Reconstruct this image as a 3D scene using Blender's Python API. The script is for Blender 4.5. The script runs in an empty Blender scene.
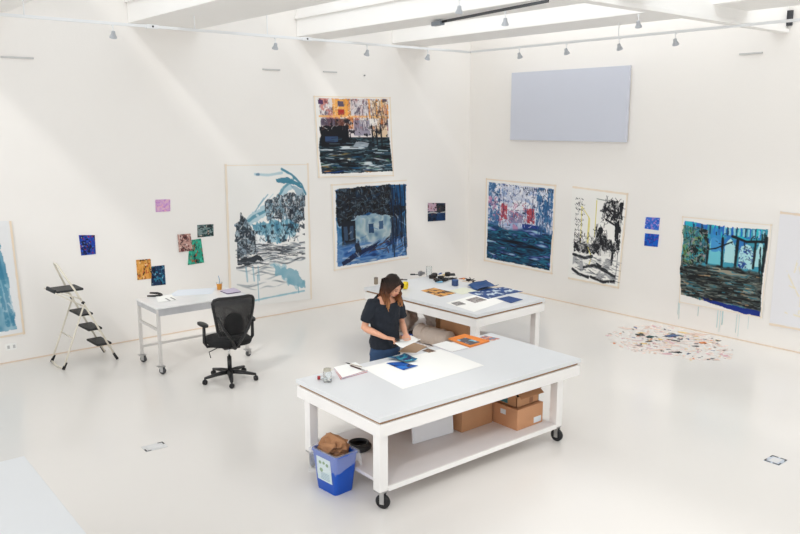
import bpy, bmesh, math, random
import numpy as np
from mathutils import Vector, Matrix, noise as mn

C = bpy.context.scene.collection
PI = math.pi
R = math.radians
# ------------------------------------------------------------------ camera, light, exposure
F = 780.0; PITCH = math.atan(144 / 780.0); YAW = R(50.2); CAMZ = 3.2
cd = bpy.data.cameras.new('camera'); cam = bpy.data.objects.new('camera', cd); C.objects.link(cam)
cd.sensor_width = 36; cd.lens = 36 * F / 800; cd.clip_start = 0.05; cd.clip_end = 200
cam.location = (0, 0, CAMZ); cam.rotation_euler = (PI / 2 - PITCH, 0, YAW - PI / 2)
sc = bpy.context.scene
sc.camera = cam
sc.view_settings.view_transform = 'Standard'; sc.view_settings.look = 'None'
sc.view_settings.exposure = 0.12; sc.view_settings.gamma = 1.0; sc.view_settings.use_curve_mapping = False
sc.cycles.use_denoising = True
sc.cycles.max_bounces = 10; sc.cycles.diffuse_bounces = 8; sc.cycles.transparent_max_bounces = 8
sc.cycles.caustics_reflective = False; sc.cycles.caustics_refractive = False
sc.cycles.sample_clamp_indirect = 4
w = bpy.data.worlds.new('sky'); sc.world = w; w.use_nodes = True
w.node_tree.nodes['Background'].inputs[0].default_value = (0.93, 0.97, 1.0, 1)
w.node_tree.nodes['Background'].inputs[1].default_value = 0.7
sd = bpy.data.lights.new('sun', 'SUN'); sd.energy = 0.75; sd.angle = R(6); sd.color = (1, 0.985, 0.96)
sun = bpy.data.objects.new('sun', sd); C.objects.link(sun)
sun.rotation_euler = Vector((0.60, 0.42, -0.68)).to_track_quat('-Z', 'Y').to_euler()
def area(name, loc, sx, sy, e, col, d):
    l = bpy.data.lights.new(name, 'AREA'); l.shape = 'RECTANGLE'; l.size = sx; l.size_y = sy; l.energy = e; l.color = col
    o = bpy.data.objects.new(name, l); C.objects.link(o); o.location = loc
    o.rotation_euler = Vector(d).to_track_quat('-Z', 'Y').to_euler(); return o
# daylight panels of the roof, just under the skylight openings between the beams
for x_, w_, e_ in ((3.55, 1.3, 30), (6.3, 1.5, 50), (8.45, 1.1, 55), (10.6, 0.9, 62), (0.2, 2.6, 20)):
    area('skylight_glow', (x_, 4.5, 5.72), w_, 12, e_, (0.95, 0.98, 1), (0, 0, -1))
# unseen area lights added to brighten the walls, at openings behind the camera
area('fill_light', (-4.85, 3.0, 3.2), 12, 3.6, 250, (0.94, 0.965, 1), (1, 0.0, -.05))
area('fill_light', (3.0, -4.85, 3.2), 12, 3.6, 95, (0.93, 0.97, 1), (0, 1, -.05))

# ------------------------------------------------------------------ helpers
def lin(c):
    return tuple(((x / 12.92) if x <= 0.04045 else ((x + 0.055) / 1.055) ** 2.4) for x in c)
def rgb(r, g, b): return lin((r / 255, g / 255, b / 255))
MATS = {}
def mat(name, col, rough=0.5, metal=0.0, var=0.05, scale=8.0, bump=0.0, bscale=60.0, spec=0.5, trans=0.0, alpha=1.0, coat=0.0):
    if name in MATS: return MATS[name]
    m = bpy.data.materials.new(name); m.use_nodes = True; n = m.node_tree.nodes; l = m.node_tree.links
    b = n['Principled BSDF']; b.inputs['Roughness'].default_value = rough; b.inputs['Metallic'].default_value = metal
    b.inputs['Specular IOR Level'].default_value = spec; b.inputs['Transmission Weight'].default_value = trans
    b.inputs['Alpha'].default_value = alpha; b.inputs['Coat Weight'].default_value = coat
    tc = n.new('ShaderNodeTexCoord'); no = n.new('ShaderNodeTexNoise'); no.inputs['Scale'].default_value = scale
    no.inputs['Detail'].default_value = 4; l.new(tc.outputs['Object'], no.inputs['Vector'])
    mx = n.new('ShaderNodeMix'); mx.data_type = 'RGBA'
    c0 = tuple(max(0, x * (1 - var)) for x in col); c1 = tuple(min(1, x * (1 + var)) for x in col)
    mx.inputs[6].default_value = (*c0, 1); mx.inputs[7].default_value = (*c1, 1)
    l.new(no.outputs['Fac'], mx.inputs[0]); l.new(mx.outputs[2], b.inputs['Base Color'])
    if bump:
        nb = n.new('ShaderNodeTexNoise'); nb.inputs['Scale'].default_value = bscale; nb.inputs['Detail'].default_value = 5
        l.new(tc.outputs['Object'], nb.inputs['Vector']); bp = n.new('ShaderNodeBump'); bp.inputs['Strength'].default_value = bump
        bp.inputs['Distance'].default_value = 0.01; l.new(nb.outputs['Fac'], bp.inputs['Height']); l.new(bp.outputs['Normal'], b.inputs['Normal'])
    MATS[name] = m; return m
def mat_ramp_z(name, stops, z0, z1, rough=0.5, var=0.15, axis='Z'):
    """colour follows the height inside the thing (dyed hair)"""
    m = bpy.data.materials.new(name); m.use_nodes = True; n = m.node_tree.nodes; l = m.node_tree.links
    b = n['Principled BSDF']; b.inputs['Roughness'].default_value = rough; b.inputs['Specular IOR Level'].default_value = .25
    tc = n.new('ShaderNodeTexCoord'); sp = n.new('ShaderNodeSeparateXYZ'); l.new(tc.outputs['Object'], sp.inputs[0])
    mr = n.new('ShaderNodeMapRange'); mr.inputs[1].default_value = z0; mr.inputs[2].default_value = z1; l.new(sp.outputs[axis], mr.inputs[0])
    mp = n.new('ShaderNodeMapping'); mp.inputs['Scale'].default_value = (90, 90, 12); l.new(tc.outputs['Object'], mp.inputs[0])
    no = n.new('ShaderNodeTexNoise'); no.inputs['Scale'].default_value = 1; l.new(mp.outputs[0], no.inputs['Vector'])
    ad = n.new('ShaderNodeMath'); ad.operation = 'MULTIPLY_ADD'; ad.inputs[1].default_value = var * 2; l.new(no.outputs['Fac'], ad.inputs[0])
    l.new(mr.outputs[0], ad.inputs[2]); sb = n.new('ShaderNodeMath'); sb.operation = 'SUBTRACT'; sb.inputs[1].default_value = var * 1.05; l.new(ad.outputs[0], sb.inputs[0])
    rp = n.new('ShaderNodeValToRGB'); l.new(sb.outputs[0], rp.inputs[0]); l.new(rp.outputs[0], b.inputs['Base Color'])
    cr = rp.color_ramp
    while len(cr.elements) < len(stops): cr.elements.new(0.5)
    for e, (p, c) in zip(cr.elements, stops): e.position = p; e.color = (*c, 1)
    return m

class MB:
    def __init__(s): s.v = []; s.f = []
    def add(s, vs, fs):
        k = len(s.v); s.v += [tuple(v) for v in vs]; s.f += [tuple(i + k for i in f) for f in fs]; return s
    def box(s, c, d, rz=0, rx=0, ry=0, bev=0.0, top=1.0):
        """box, centre c, full size d; bev chamfers every edge; top scales the upper face"""
        M = Matrix.Translation(c) @ Matrix.Rotation(rz, 4, 'Z') @ Matrix.Rotation(ry, 4, 'Y') @ Matrix.Rotation(rx, 4, 'X')
        bm = bmesh.new(); bmesh.ops.create_cube(bm, size=1)
        for v in bm.verts:
            k = top if v.co.z > 0 else 1
            v.co = Vector((v.co.x * d[0] * k, v.co.y * d[1] * k, v.co.z * d[2]))
        if bev > 0:
            bmesh.ops.bevel(bm, geom=bm.edges[:], offset=min(bev, min(d) * 0.45), segments=2, affect='EDGES', profile=0.6)
        bm.verts.index_update(); vs = [M @ v.co for v in bm.verts]; fs = [[v.index for v in f.verts] for f in bm.faces]; bm.free()
        return s.add(vs, fs)
    def tube(s, pts, r, n=10, cap=True, flat=1.0):
        pts = [Vector(p) for p in pts]; rr = r if isinstance(r, (list, tuple)) else [r] * len(pts)
        rings = []; up = None
        for i, p in enumerate(pts):
            t = (pts[min(i + 1, len(pts) - 1)] - pts[max(i - 1, 0)]).normalized()
            if up is None:
                up = Vector((0, 0, 1)) if abs(t.z) < 0.9 else Vector((0, 1, 0))
            a = t.cross(up).normalized(); b = a.cross(t).normalized(); up = b
            rings.append([p + a * math.cos(2 * PI * k / n) * rr[i] + b * math.sin(2 * PI * k / n) * rr[i] * flat for k in range(n)])
        vs = [v for ring in rings for v in ring]; fs = []
        for i in range(len(pts) - 1):
            for k in range(n): fs.append((i * n + k, i * n + (k + 1) % n, (i + 1) * n + (k + 1) % n, (i + 1) * n + k))
        if cap: fs.append(tuple(range(n))[::-1]); fs.append(tuple((len(pts) - 1) * n + k for k in range(n)))
        return s.add(vs, fs)
    def rings(s, rs, cap=True):
        """loft between rings given as lists of points"""
        n = len(rs[0]); vs = [v for r in rs for v in r]; fs = []
        for i in range(len(rs) - 1):
            for k in range(n): fs.append((i * n + k, i * n + (k + 1) % n, (i + 1) * n + (k + 1) % n, (i + 1) * n + k))
        if cap: fs.append(tuple(range(n))[::-1]); fs.append(tuple((len(rs) - 1) * n + k for k in range(n)))
        return s.add(vs, fs)
    def lathe(s, prof, c=(0, 0, 0), n=24, M=None):
        rs = []
        for r, z in prof:
            ring = [Vector((math.cos(2 * PI * k / n) * max(r, 1e-4), math.sin(2 * PI * k / n) * max(r, 1e-4), z)) for k in range(n)]
            if M: ring = [M @ v for v in ring]
            rs.append([v + Vector(c) for v in ring])
        return s.rings(rs)
    def ell(s, c, r, M=None, n=20, m=12):
        rs = []
        for j in range(m + 1):
            t = -PI / 2 + PI * j / m; rad = max(math.cos(t), 0.001)
            ring = [Vector((r[0] * rad * math.cos(2 * PI * k / n), r[1] * rad * math.sin(2 * PI * k / n), r[2] * math.sin(t))) for k in range(n)]
            rs.append([(M @ (Vector(c) + v)) if M else Vector(c) + v for v in ring])
        return s.rings(rs)
    def prism(s, poly, z0, z1):
        n = len(poly); vs = [(x, y, z0) for x, y in poly] + [(x, y, z1) for x, y in poly]
        fs = [tuple(range(n))[::-1], tuple(range(n, 2 * n))] + [(k, (k + 1) % n, n + (k + 1) % n, n + k) for k in range(n)]
        return s.add(vs, fs)
    def torus(s, c, Rr, r, n=28, m=8, M=None):
        vs = []; fs = []
        for i in range(n):
            a = 2 * PI * i / n
            for j in range(m):
                b = 2 * PI * j / m; v = Vector(((Rr + r * math.cos(b)) * math.cos(a), (Rr + r * math.cos(b)) * math.sin(a), r * math.sin(b)))
                if M: v = M @ v
                vs.append(v + Vector(c)); fs.append((i * m + j, ((i + 1) % n) * m + j, ((i + 1) % n) * m + (j + 1) % m, i * m + (j + 1) % m))
        return s.add(vs, fs)
    def build(s, name, m, parent=None, smooth=False, loc=None, rz=0.0):
        me = bpy.data.meshes.new(name); me.from_pydata(s.v, [], s.f); me.materials.append(m)
        bm = bmesh.new(); bm.from_mesh(me); bmesh.ops.recalc_face_normals(bm, faces=bm.faces[:]); bm.to_mesh(me); bm.free()
        if smooth:
            for p in me.polygons: p.use_smooth = True
            if smooth == 'auto':
                me.set_sharp_from_angle(angle=R(40))
        o = bpy.data.objects.new(name, me); C.objects.link(o)
        if parent: o.parent = parent
        if loc is not None: o.location = loc
        o.rotation_euler.z = rz
        return o
def tag(o, label, cat, group=None, kind=None):
    o['label'] = label; o['category'] = cat
    if group: o['group'] = group
    if kind: o['kind'] = kind
    return o
def thing(name, label, cat, loc=(0, 0, 0), rz=0.0, group=None):
    o = bpy.data.objects.new(name, None); C.objects.link(o); o.location = loc; o.rotation_euler = (0, 0, rz)
    return tag(o, label, cat, group)
def struct(o): o['kind'] = 'structure'; return o
def copy_tree(o, parent=None):
    c = o.copy(); C.objects.link(c)
    if parent: c.parent = parent
    for ch in [x for x in bpy.data.objects if x.parent == o]: copy_tree(ch, c)
    return c
def remesh(o, vox, smooth=4, disp=None):
    md = o.modifiers.new('remesh', 'REMESH'); md.mode = 'VOXEL'; md.voxel_size = vox; md.use_smooth_shade = True
    s = o.modifiers.new('smooth', 'SMOOTH'); s.iterations = smooth; s.factor = 0.5
    if disp:
        t = bpy.data.textures.new(o.name, 'CLOUDS'); t.noise_scale = disp[0]; t.noise_depth = 2
        d = o.modifiers.new('folds', 'DISPLACE'); d.texture = t; d.strength = disp[1]; d.mid_level = 0.5; d.texture_coords = 'LOCAL'
    return o
# a point on the horizontal plane z that the photograph shows at (px, py)
def at(px, py, z=0.0):
    cp, sp = math.cos(PITCH), math.sin(PITCH); a = (px - 400) / F; b = (267 - py) / F
    f = cp + b * sp; u = -sp + b * cp
    x = f * math.cos(YAW) + a * math.sin(YAW); y = f * math.sin(YAW) - a * math.cos(YAW); t = (z - CAMZ) / u
    return Vector((x * t, y * t, z))

# ------------------------------------------------------------------ materials
white_wall = mat('white_wall_paint', rgb(240, 237, 233), 0.75, var=0.01, scale=0.8, bump=0.12, bscale=40)
white_ceil = mat('white_ceiling_paint', rgb(240, 239, 237), 0.8, var=0.015, scale=1.2)
beam_m = mat('white_beam_paint', rgb(240, 239, 237), 0.6, var=0.02, scale=2)
floor_m = mat('white_epoxy_floor', rgb(234, 230, 225), 0.2, var=0.02, scale=0.9, bump=0.03, bscale=9, spec=0.45)
seam_m = mat('tan_wall_base', rgb(224, 206, 188), 0.7, var=0.12, scale=5)
table_top = mat('cool_white_laminate', rgb(222, 224, 226), 0.35, var=0.01, scale=3)
table_paint = mat('white_wood_paint', rgb(240, 238, 236), 0.5, var=0.03, scale=6, bump=0.1, bscale=30)
ply = mat('raw_plywood_edge', rgb(158, 122, 88), 0.7, var=0.25, scale=20)
steel = mat('brushed_steel', rgb(190, 190, 190), 0.32, 1.0, var=0.08, scale=14)
alu = mat('grey_aluminium', rgb(216, 213, 210), 0.42, 0.3, var=0.1, scale=10)
black_pl = mat('black_plastic', rgb(20, 20, 22), 0.45, var=0.1)
rubber = mat('black_rubber', rgb(26, 26, 28), 0.6, var=0.1)
black_fab = mat('black_fabric', rgb(16, 17, 19), 0.9, var=0.2, scale=60, bump=0.3, bscale=300)
paper = mat('white_paper', rgb(243, 243, 240), 0.8, var=0.01, scale=5)
cream = mat('cream_enamel', rgb(226, 219, 204), 0.4, var=0.03)
kraft = mat('kraft_cardboard', rgb(186, 138, 100), 0.8, var=0.07, scale=10)
kraft_d = mat('brown_kraft_paper', rgb(166, 120, 84), 0.85, var=0.15, scale=8, bump=0.6, bscale=18)
greige = mat('greige_wrapping_paper', rgb(198, 182, 170), 0.85, var=0.1, scale=5, bump=0.5, bscale=14)
glass = mat('clear_glass', (0.95, 0.97, 0.97), 0.03, trans=1.0, var=0.0)
blue_pl = mat('blue_bin_plastic', rgb(0, 80, 188), 0.4, var=0.04)
def cm(name, r, g, b, rough=0.6, var=0.08, scale=20): return mat(name, rgb(r, g, b), rough, var=var, scale=scale)

# ------------------------------------------------------------------ the room
LX, LY = 11.14, 11.21                     # right wall plane x = LX, left wall plane y = LY
X0, Y0, ZC = -5.0, -5.0, 5.8
struct(MB().box(((X0 + LX) / 2, (Y0 + LY) / 2, -0.1), (LX - X0, LY - Y0, 0.2)).build('floor', floor_m))
struct(MB().box(((X0 + LX) / 2 + .1, LY + 0.1, ZC / 2 + .1), (LX - X0 + .2, 0.2, ZC + .6)).build('wall_left', white_wall))
wall_right = struct(MB().box((LX + 0.1, (Y0 + LY) / 2, ZC / 2 + .1), (0.2, LY - Y0, ZC + .6)).build('wall_right', white_wall))
# roof deck with long skylight openings between the beams
mb = MB()
for x0, x1 in ((-5, -1.2), (1.6, 2.85), (4.3, 5.5), (7.1, 7.85), (9.1, 10.07), (11.05, LX)):
    mb.box(((x0 + x1) / 2, (Y0 + LY) / 2, ZC + 0.1), (x1 - x0, LY - Y0, 0.2))
mb.box(((X0 + LX) / 2, Y0 + 1.0, ZC + 0.1), (LX - X0, 2.0, 0.2))
struct(mb.build('ceiling', white_ceil))
# deep box beams running away to the left wall
for i, (x0, x1, z) in enumerate(((1.75, 2.80, 4.60), (4.36, 5.45, 4.58), (7.14, 7.77, 4.58), (9.15, 10.02, 4.60))):
    b = MB()
    b.box(((x0 + x1) / 2, (Y0 + LY) / 2, (z + ZC) / 2), (x1 - x0, LY - Y0 - .01, ZC - z), bev=0.01)
    b.box((x0 + .02, (Y0 + LY) / 2, z + 0.30), (0.10, LY - Y0 - .01, 0.05))
    struct(b.build('trim_%d' % (i + 1), beam_m))
g = MB().box((8.67, 5.22, (4.45 + ZC) / 2), (4.93, 0.22, ZC - 4.45), bev=0.01).box((8.67, 5.15, 4.435), (4.93, 0.14, 0.05), bev=.005)
for nm, ax in (('wall_back', 0), ('wall_front', 1)):      # unseen walls behind the camera; tall openings added to let light in
    b = MB(); span = (Y0, LY) if ax == 0 else (X0, LX); mid = sum(span) / 2; Ln = span[1] - span[0]
    def bb_(c0, cz, l, h):
        if ax == 0: b.box((X0 - .1, c0, cz), (.2, l, h))
        else: b.box((c0, Y0 - .1, cz), (l, .2, h))
    bb_(mid, .6, Ln, 1.2); bb_(mid, 5.5, Ln, .9); bb_(span[0] + .6, 3, 1.2, 4.9); bb_(span[1] - 1, 3, 2, 4.9)
    for q in (1.0, 5.0): bb_(q, 3, .25, 4.9)
    struct(b.build(nm, white_wall))
struct(g.build('trim_5', beam_m))
struct(MB().box(((X0 + LX) / 2, LY - 0.006, 0.008), (LX - X0, 0.012, 0.016)).build('baseboard_left', seam_m))
struct(MB().box((LX - 0.006, (Y0 + LY) / 2, 0.008), (0.012, LY - Y0, 0.016)).build('baseboard_right', seam_m))

# ------------------------------------------------------------------ painted sheets
class Cv:
    """a little paint box: colour grid of a sheet, u to the right and v downwards, 0..1"""
    def __init__(s, w, h, bg, seed=1):
        w = int(w * 1.35); h = int(h * 1.35); s.w, s.h = w, h; u = np.linspace(0, 1, w); v = np.linspace(0, 1, h)
        s.U, s.V = np.meshgrid(u, v); s.a = np.ones((h, w, 3)) * np.array(bg) / 255.0; s.rng = np.random.RandomState(seed); s.k = seed * 100
    def noise(s, fx, fy, oc=3):
        out = np.zeros((s.h, s.w)); amp = 1; tot = 0; s.k += 1
        for o in range(oc):
            gx, gy = int(fx * 2 ** o) + 2, int(fy * 2 ** o) + 2
            g = s.rng.rand(gy + 1, gx + 1); x = s.U * (gx - 1); y = s.V * (gy - 1)
            i = np.floor(x).astype(int); j = np.floor(y).astype(int); fx_ = x - i; fy_ = y - j
            fx_ = fx_ * fx_ * (3 - 2 * fx_); fy_ = fy_ * fy_ * (3 - 2 * fy_)
            n = (g[j, i] * (1 - fx_) + g[j, i + 1] * fx_) * (1 - fy_) + (g[j + 1, i] * (1 - fx_) + g[j + 1, i + 1] * fx_) * fy_
            out += n * amp; tot += amp; amp *= 0.55
        return out / tot
    def blend(s, m, col, a=1.0):
        m = np.clip(m, 0, 1)[..., None] * a; s.a = s.a * (1 - m) + np.array(col) / 255.0 * m
    def inside(s, pts, rag=0.0):
        U, V = s.U, s.V
        if rag: U = U + (s.noise(14, 14) - .5) * rag * 2; V = V + (s.noise(14, 14) - .5) * rag * 2
        m = np.zeros(U.shape, bool); n = len(pts)
        for i in range(n):
            x0, y0 = pts[i]; x1, y1 = pts[(i + 1) % n]
            if y0 == y1: continue
            c = ((V >= min(y0, y1)) & (V < max(y0, y1))) & (U < (V - y0) * (x1 - x0) / (y1 - y0) + x0); m ^= c
        return m.astype(float)
    def poly(s, pts, col, a=1.0, rag=0.012): s.blend(s.inside(pts, rag), col, a)
    def rect(s, u0, v0, u1, v1, col, a=1.0, rag=0.008): s.poly([(u0, v0), (u1, v0), (u1, v1), (u0, v1)], col, a, rag)
    def stroke(s, pts, wd, col, a=1.0, dry=0.0, rag=0.4):
        d = np.full(s.U.shape, 9.0); asp = s.h / s.w
        for (x0, y0), (x1, y1) in zip(pts, pts[1:]):
            ax, ay = s.U - x0, (s.V - y0) * asp; bx, by = x1 - x0, (y1 - y0) * asp
            t = np.clip((ax * bx + ay * by) / (bx * bx + by * by + 1e-9), 0, 1); d = np.minimum(d, np.hypot(ax - t * bx, ay - t * by))
        ww = wd * (1 + (s.noise(16, 16) - .5) * 2 * rag); m = np.clip((ww - d) / (0.25 * wd + 0.004) + 0.5, 0, 1)
        if dry: m = m * (s.noise(30, 30) > dry)
        s.blend(m, col, a)
    def blotch(s, region, fx, fy, thr, col, a=1.0, soft=0.06):
        n = s.noise(fx, fy, 3); n = (n - n.min()) / (n.max() - n.min()); s.blend(region * np.clip((n - thr) / soft, 0, 1), col, a)
    def water(s, region, pal, fx=4, fy=40, a=1.0, k=1.0):
        n = s.noise(fx, fy, 3) * .7 + s.noise(fx * 2, fy, 2) * .3; n = np.clip((n - n.mean()) / (n.std() * 4) * k + .5, 0, .9999) * (len(pal) - 1)
        P = np.array(pal) / 255.0; i = n.astype(int); f = (n - i)[..., None]; col = P[i] * (1 - f) + P[np.minimum(i + 1, len(pal) - 1)] * f
        m = (np.clip(region, 0, 1) * a)[..., None]; s.a = s.a * (1 - m) + col * m
    def scribble(s, region, cols, n, u0, v0, u1, v1, L=.05, wd=.004, a=.7, ang=None, dry=.2):
        cu = 1.3 if ang is None else .12; L *= .75
        for i in range(n):
            x = u0 + (u1 - u0) * s.rng.rand(); y = v0 + (v1 - v0) * s.rng.rand(); th = (s.rng.rand() * 2 * PI) if ang is None else ang + (s.rng.rand() - .5) * .22
            l = L * (.4 + s.rng.rand()); pts = [(x, y)]
            for k in range(3): th += (s.rng.rand() - .5) * cu; pts.append((pts[-1][0] + l / 3 * math.cos(th), pts[-1][1] + l / 3 * math.sin(th)))
            p = np.array(pts); m = 3 * wd
            iu = (int(max(0, (p[:, 0].min() - m) * s.w)), int(min(s.w, (p[:, 0].max() + m) * s.w + 2))); iv = (int(max(0, (p[:, 1].min() - m) * s.h)), int(min(s.h, (p[:, 1].max() + m) * s.h + 2)))
            if iu[1] <= iu[0] or iv[1] <= iv[0]: continue
            U = s.U[iv[0]:iv[1], iu[0]:iu[1]]; V = s.V[iv[0]:iv[1], iu[0]:iu[1]]; d = np.full(U.shape, 9.0); asp = s.h / s.w
            for (x0, y0), (x1, y1) in zip(pts, pts[1:]):
                ax, ay = U - x0, (V - y0) * asp; bx, by = x1 - x0, (y1 - y0) * asp; t = np.clip((ax * bx + ay * by) / (bx * bx + by * by + 1e-9), 0, 1); d = np.minimum(d, np.hypot(ax - t * bx, ay - t * by))
            ww = wd * (.5 + s.rng.rand()); mk = np.clip((ww - d) / .004 + .5, 0, 1) * region[iv[0]:iv[1], iu[0]:iu[1]] * a
            c_ = np.array(cols[s.rng.randint(len(cols))]) / 255.0; sub = s.a[iv[0]:iv[1], iu[0]:iu[1]]; s.a[iv[0]:iv[1], iu[0]:iu[1]] = sub * (1 - mk[..., None]) + c_ * mk[..., None]
    def streaks(s, region, cols, n, v0, v1, u0=0, u1=1, wmin=.004, wmax=.012, lmin=.1, lmax=.4, a=.85):
        for i in range(n):
            c = cols[s.rng.randint(len(cols))]; y = v0 + (v1 - v0) * s.rng.rand(); x = u0 + (u1 - u0) * s.rng.rand(); L = lmin + (lmax - lmin) * s.rng.rand()
            h = wmin + (wmax - wmin) * s.rng.rand()
            m = np.clip(1.2 - np.abs(s.V - y - .01 * np.sin((s.U - x) * 20 + i)) / h, 0, 1) * np.clip(1.2 - np.abs(s.U - x) / (L / 2), 0, 1)
            s.blend(m * region, c, a)
def sheet(name, cv, quad, wall, label, cat='painting', group=None, off=0.010, wave=0.004, pin=True, thick=0.004):
    """quad: TL TR BR BL as (distance from the corner along the wall, height); a real sheet with thickness"""
    q = [(abs(a), b) for a, b in quad]; H, W = cv.h, cv.w; U, V = cv.U, cv.V
    def bl(i): return (q[0][i] * (1 - U) + q[1][i] * U) * (1 - V) + (q[3][i] * (1 - U) + q[2][i] * U) * V
    S, Z = bl(0), bl(1); wv = off + wave * (1 + np.sin(S * 5 + Z * 3) * .5 + np.sin(Z * 7 - S * 2) * .5)
    cs, cz = S.mean(), Z.min(); 
    if wall == 'left': base = Vector((LX - cs, LY, cz)); P = np.stack([-(S - cs), -wv, Z - cz], -1); B = np.stack([-(S - cs), 0 * wv - off * .4, Z - cz], -1)
    else: base = Vector((LX, LY - cs, cz)); P = np.stack([-wv, -(S - cs), Z - cz], -1); B = np.stack([0 * wv - off * .4, -(S - cs), Z - cz], -1)
    idx = np.arange(H * W).reshape(H, W)
    quads = np.stack([idx[:-1, :-1], idx[1:, :-1], idx[1:, 1:], idx[:-1, 1:]], -1).reshape(-1, 4).tolist()
    rim = list(idx[0, :]) + list(idx[1:, -1]) + list(idx[-1, -2::-1]) + list(idx[-2:0:-1, 0]); nr = len(rim)
    vs = np.concatenate([P.reshape(-1, 3), B.reshape(-1, 3)[rim]]); o0 = H * W
    for k in range(nr): quads.append([int(rim[k]), int(rim[(k + 1) % nr]), o0 + (k + 1) % nr, o0 + k])
    quads.append([o0 + k for k in range(nr)][::-1])
    me = bpy.data.meshes.new(name); me.from_pydata(vs.tolist(), [], quads)
    col = np.clip(cv.a, 0, 1); col = np.where(col <= .04045, col / 12.92, ((col + .055) / 1.055) ** 2.4).reshape(-1, 3)
    col = np.concatenate([col, col[rim]]); at_ = me.color_attributes.new('paint', 'FLOAT_COLOR', 'POINT')
    at_.data.foreach_set('color', np.concatenate([col, np.ones((len(col), 1))], 1).ravel())
    me.materials.append(paint_mat()); 
    bm = bmesh.new(); bm.from_mesh(me); bmesh.ops.recalc_face_normals(bm, faces=bm.faces[:]); bm.to_mesh(me); bm.free()
    o = bpy.data.objects.new(name, me); C.objects.link(o); o.location = base
    return tag(o, label, cat, group)
def paint_mat():
    if 'paint' in MATS: return MATS['paint']
    m = bpy.data.materials.new('brushed_paint_on_paper'); m.use_nodes = True; n = m.node_tree.nodes; l = m.node_tree.links
    b = n['Principled BSDF']; b.inputs['Roughness'].default_value = 0.6; b.inputs['Specular IOR Level'].default_value = 0.3
    a = n.new('ShaderNodeAttribute'); a.attribute_name = 'paint'; l.new(a.outputs['Color'], b.inputs['Base Color'])
    no = n.new('ShaderNodeTexNoise'); no.inputs['Scale'].default_value = 45; bp = n.new('ShaderNodeBump'); bp.inputs['Strength'].default_value = .25; bp.inputs['Distance'].default_value = .004
    l.new(no.outputs['Fac'], bp.inputs['Height']); l.new(bp.outputs['Normal'], b.inputs['Normal']); MATS['paint'] = m; return m
TAN = (232, 214, 190); WH = (238, 236, 232)
def tan_border(c, top=1, bot=1, lef=1, rig=1, wd=.008, a=.8, inset=.012):
    if top: c.stroke([(0, inset), (1, inset)], wd, TAN, a)
    if bot: c.stroke([(0, 1 - inset), (1, 1 - inset)], wd, TAN, a)
    if lef: c.stroke([(inset, 0), (inset, 1)], wd, TAN, a)
    if rig: c.stroke([(1 - inset, 0), (1 - inset, 1)], wd, TAN, a)

# --- city painting, top of left wall
c = Cv(150, 160, WH, 3); tan_border(c, wd=.007)
reg = c.inside([(.06, .03), (.965, .03), (.94, .3), (.985, .93), (.3, .95), (.05, .95), (.03, .62), (.07, .3)], .008)
c.blend(reg, (222, 214, 212)); top = reg * (c.V < .42)
c.blotch(top, 18, 12, .5, (150, 130, 140), .7); c.blotch(top, 26, 20, .62, (50, 40, 60), .8); c.blotch(top, 20, 14, .6, (190, 90, 80), .6)
for u in (.235, .30, .40, .445, .70, .80, .87, .945): c.stroke([(u, .04), (u + .003, .26)], .012, (232, 160, 72), .85, dry=.25)
c.rect(.25, .04, .43, .24, (236, 166, 76), .85); c.rect(.29, .06, .37, .13, (90, 80, 100)); c.rect(.29, .16, .37, .23, (170, 50, 40))
c.rect(.46, .05, .68, .22, (214, 208, 212), .8); c.blotch(c.inside([(.46, .05), (.68, .05), (.68, .22), (.46, .22)]), 22, 12, .6, (70, 60, 80), .7)
c.rect(.05, .05, .11, .1, (80, 50, 90)); c.stroke([(.06, .245), (.95, .25)], .012, (238, 180, 110), .9)
c.rect(.73, .05, .93, .5, (222, 178, 110), .45); c.blotch(reg * (c.U > .72) * (c.V < .55), 24, 16, .6, (90, 70, 60), .7)
c.rect(.07, .27, .25, .36, (60, 50, 70), .75); c.rect(.25, .27, .42, .40, (70, 40, 30), .7); c.rect(.42, .26, .49, .40, (200, 120, 60), .8)
c.rect(.48, .29, .70, .48, (130, 125, 145), .8); c.blotch(reg * (c.V > .28) * (c.V < .5), 24, 20, .6, (20, 20, 30), .85)
c.rect(.70, .27, .80, .36, (240, 236, 232), .9); c.rect(.84, .27, .9, .34, (200, 110, 50), .7)
low = reg * (c.V > .50); c.blend(low, (28, 36, 46), .94)
c.water(low, [(8, 10, 16), (14, 22, 32), (30, 52, 62), (12, 16, 24), (58, 88, 98), (20, 30, 40), (150, 170, 178), (200, 208, 212)], 4, 34, 1, 1.15)
c.streaks(low, [(40, 100, 60), (20, 90, 140), (150, 120, 60), (220, 225, 230)], 26, .66, .93, lmin=.05, lmax=.2)
c.poly([(.05, .37), (.4, .35), (.42, .55), (.5, .6), (.06, .62)], (16, 18, 26)); c.rect(.11, .49, .27, .56, (50, 75, 115), .9)
for u in (.78, .84, .72): c.stroke([(u, .36), (u + .01, .62)], .010, (20, 22, 30), .9, dry=.2)
c.poly([(.5, .56), (.68, .56), (.64, .64), (.46, .63)], (170, 180, 190), .8); c.streaks(reg, [(20, 70, 150), (10, 40, 90), (230, 150, 60)], 12, .90, .95, lmin=.1, lmax=.35)
c.scribble(top, [(60, 50, 70), (110, 90, 100), (245, 240, 235), (170, 120, 110)], 260, .06, .04, .95, .42, .04, .003)
c.scribble(top, [(250, 246, 240), (30, 26, 40)], 90, .45, .04, .95, .4, .09, .003, ang=1.5)
c.scribble(low, [(190, 205, 215), (120, 150, 165), (10, 12, 18), (50, 80, 100)], 70, .05, .5, .95, .93, .13, .005, ang=.05)
c.scribble(low, [(8, 10, 16), (14, 18, 28)], 24, .05, .6, .95, .93, .2, .009, ang=.0)
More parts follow.
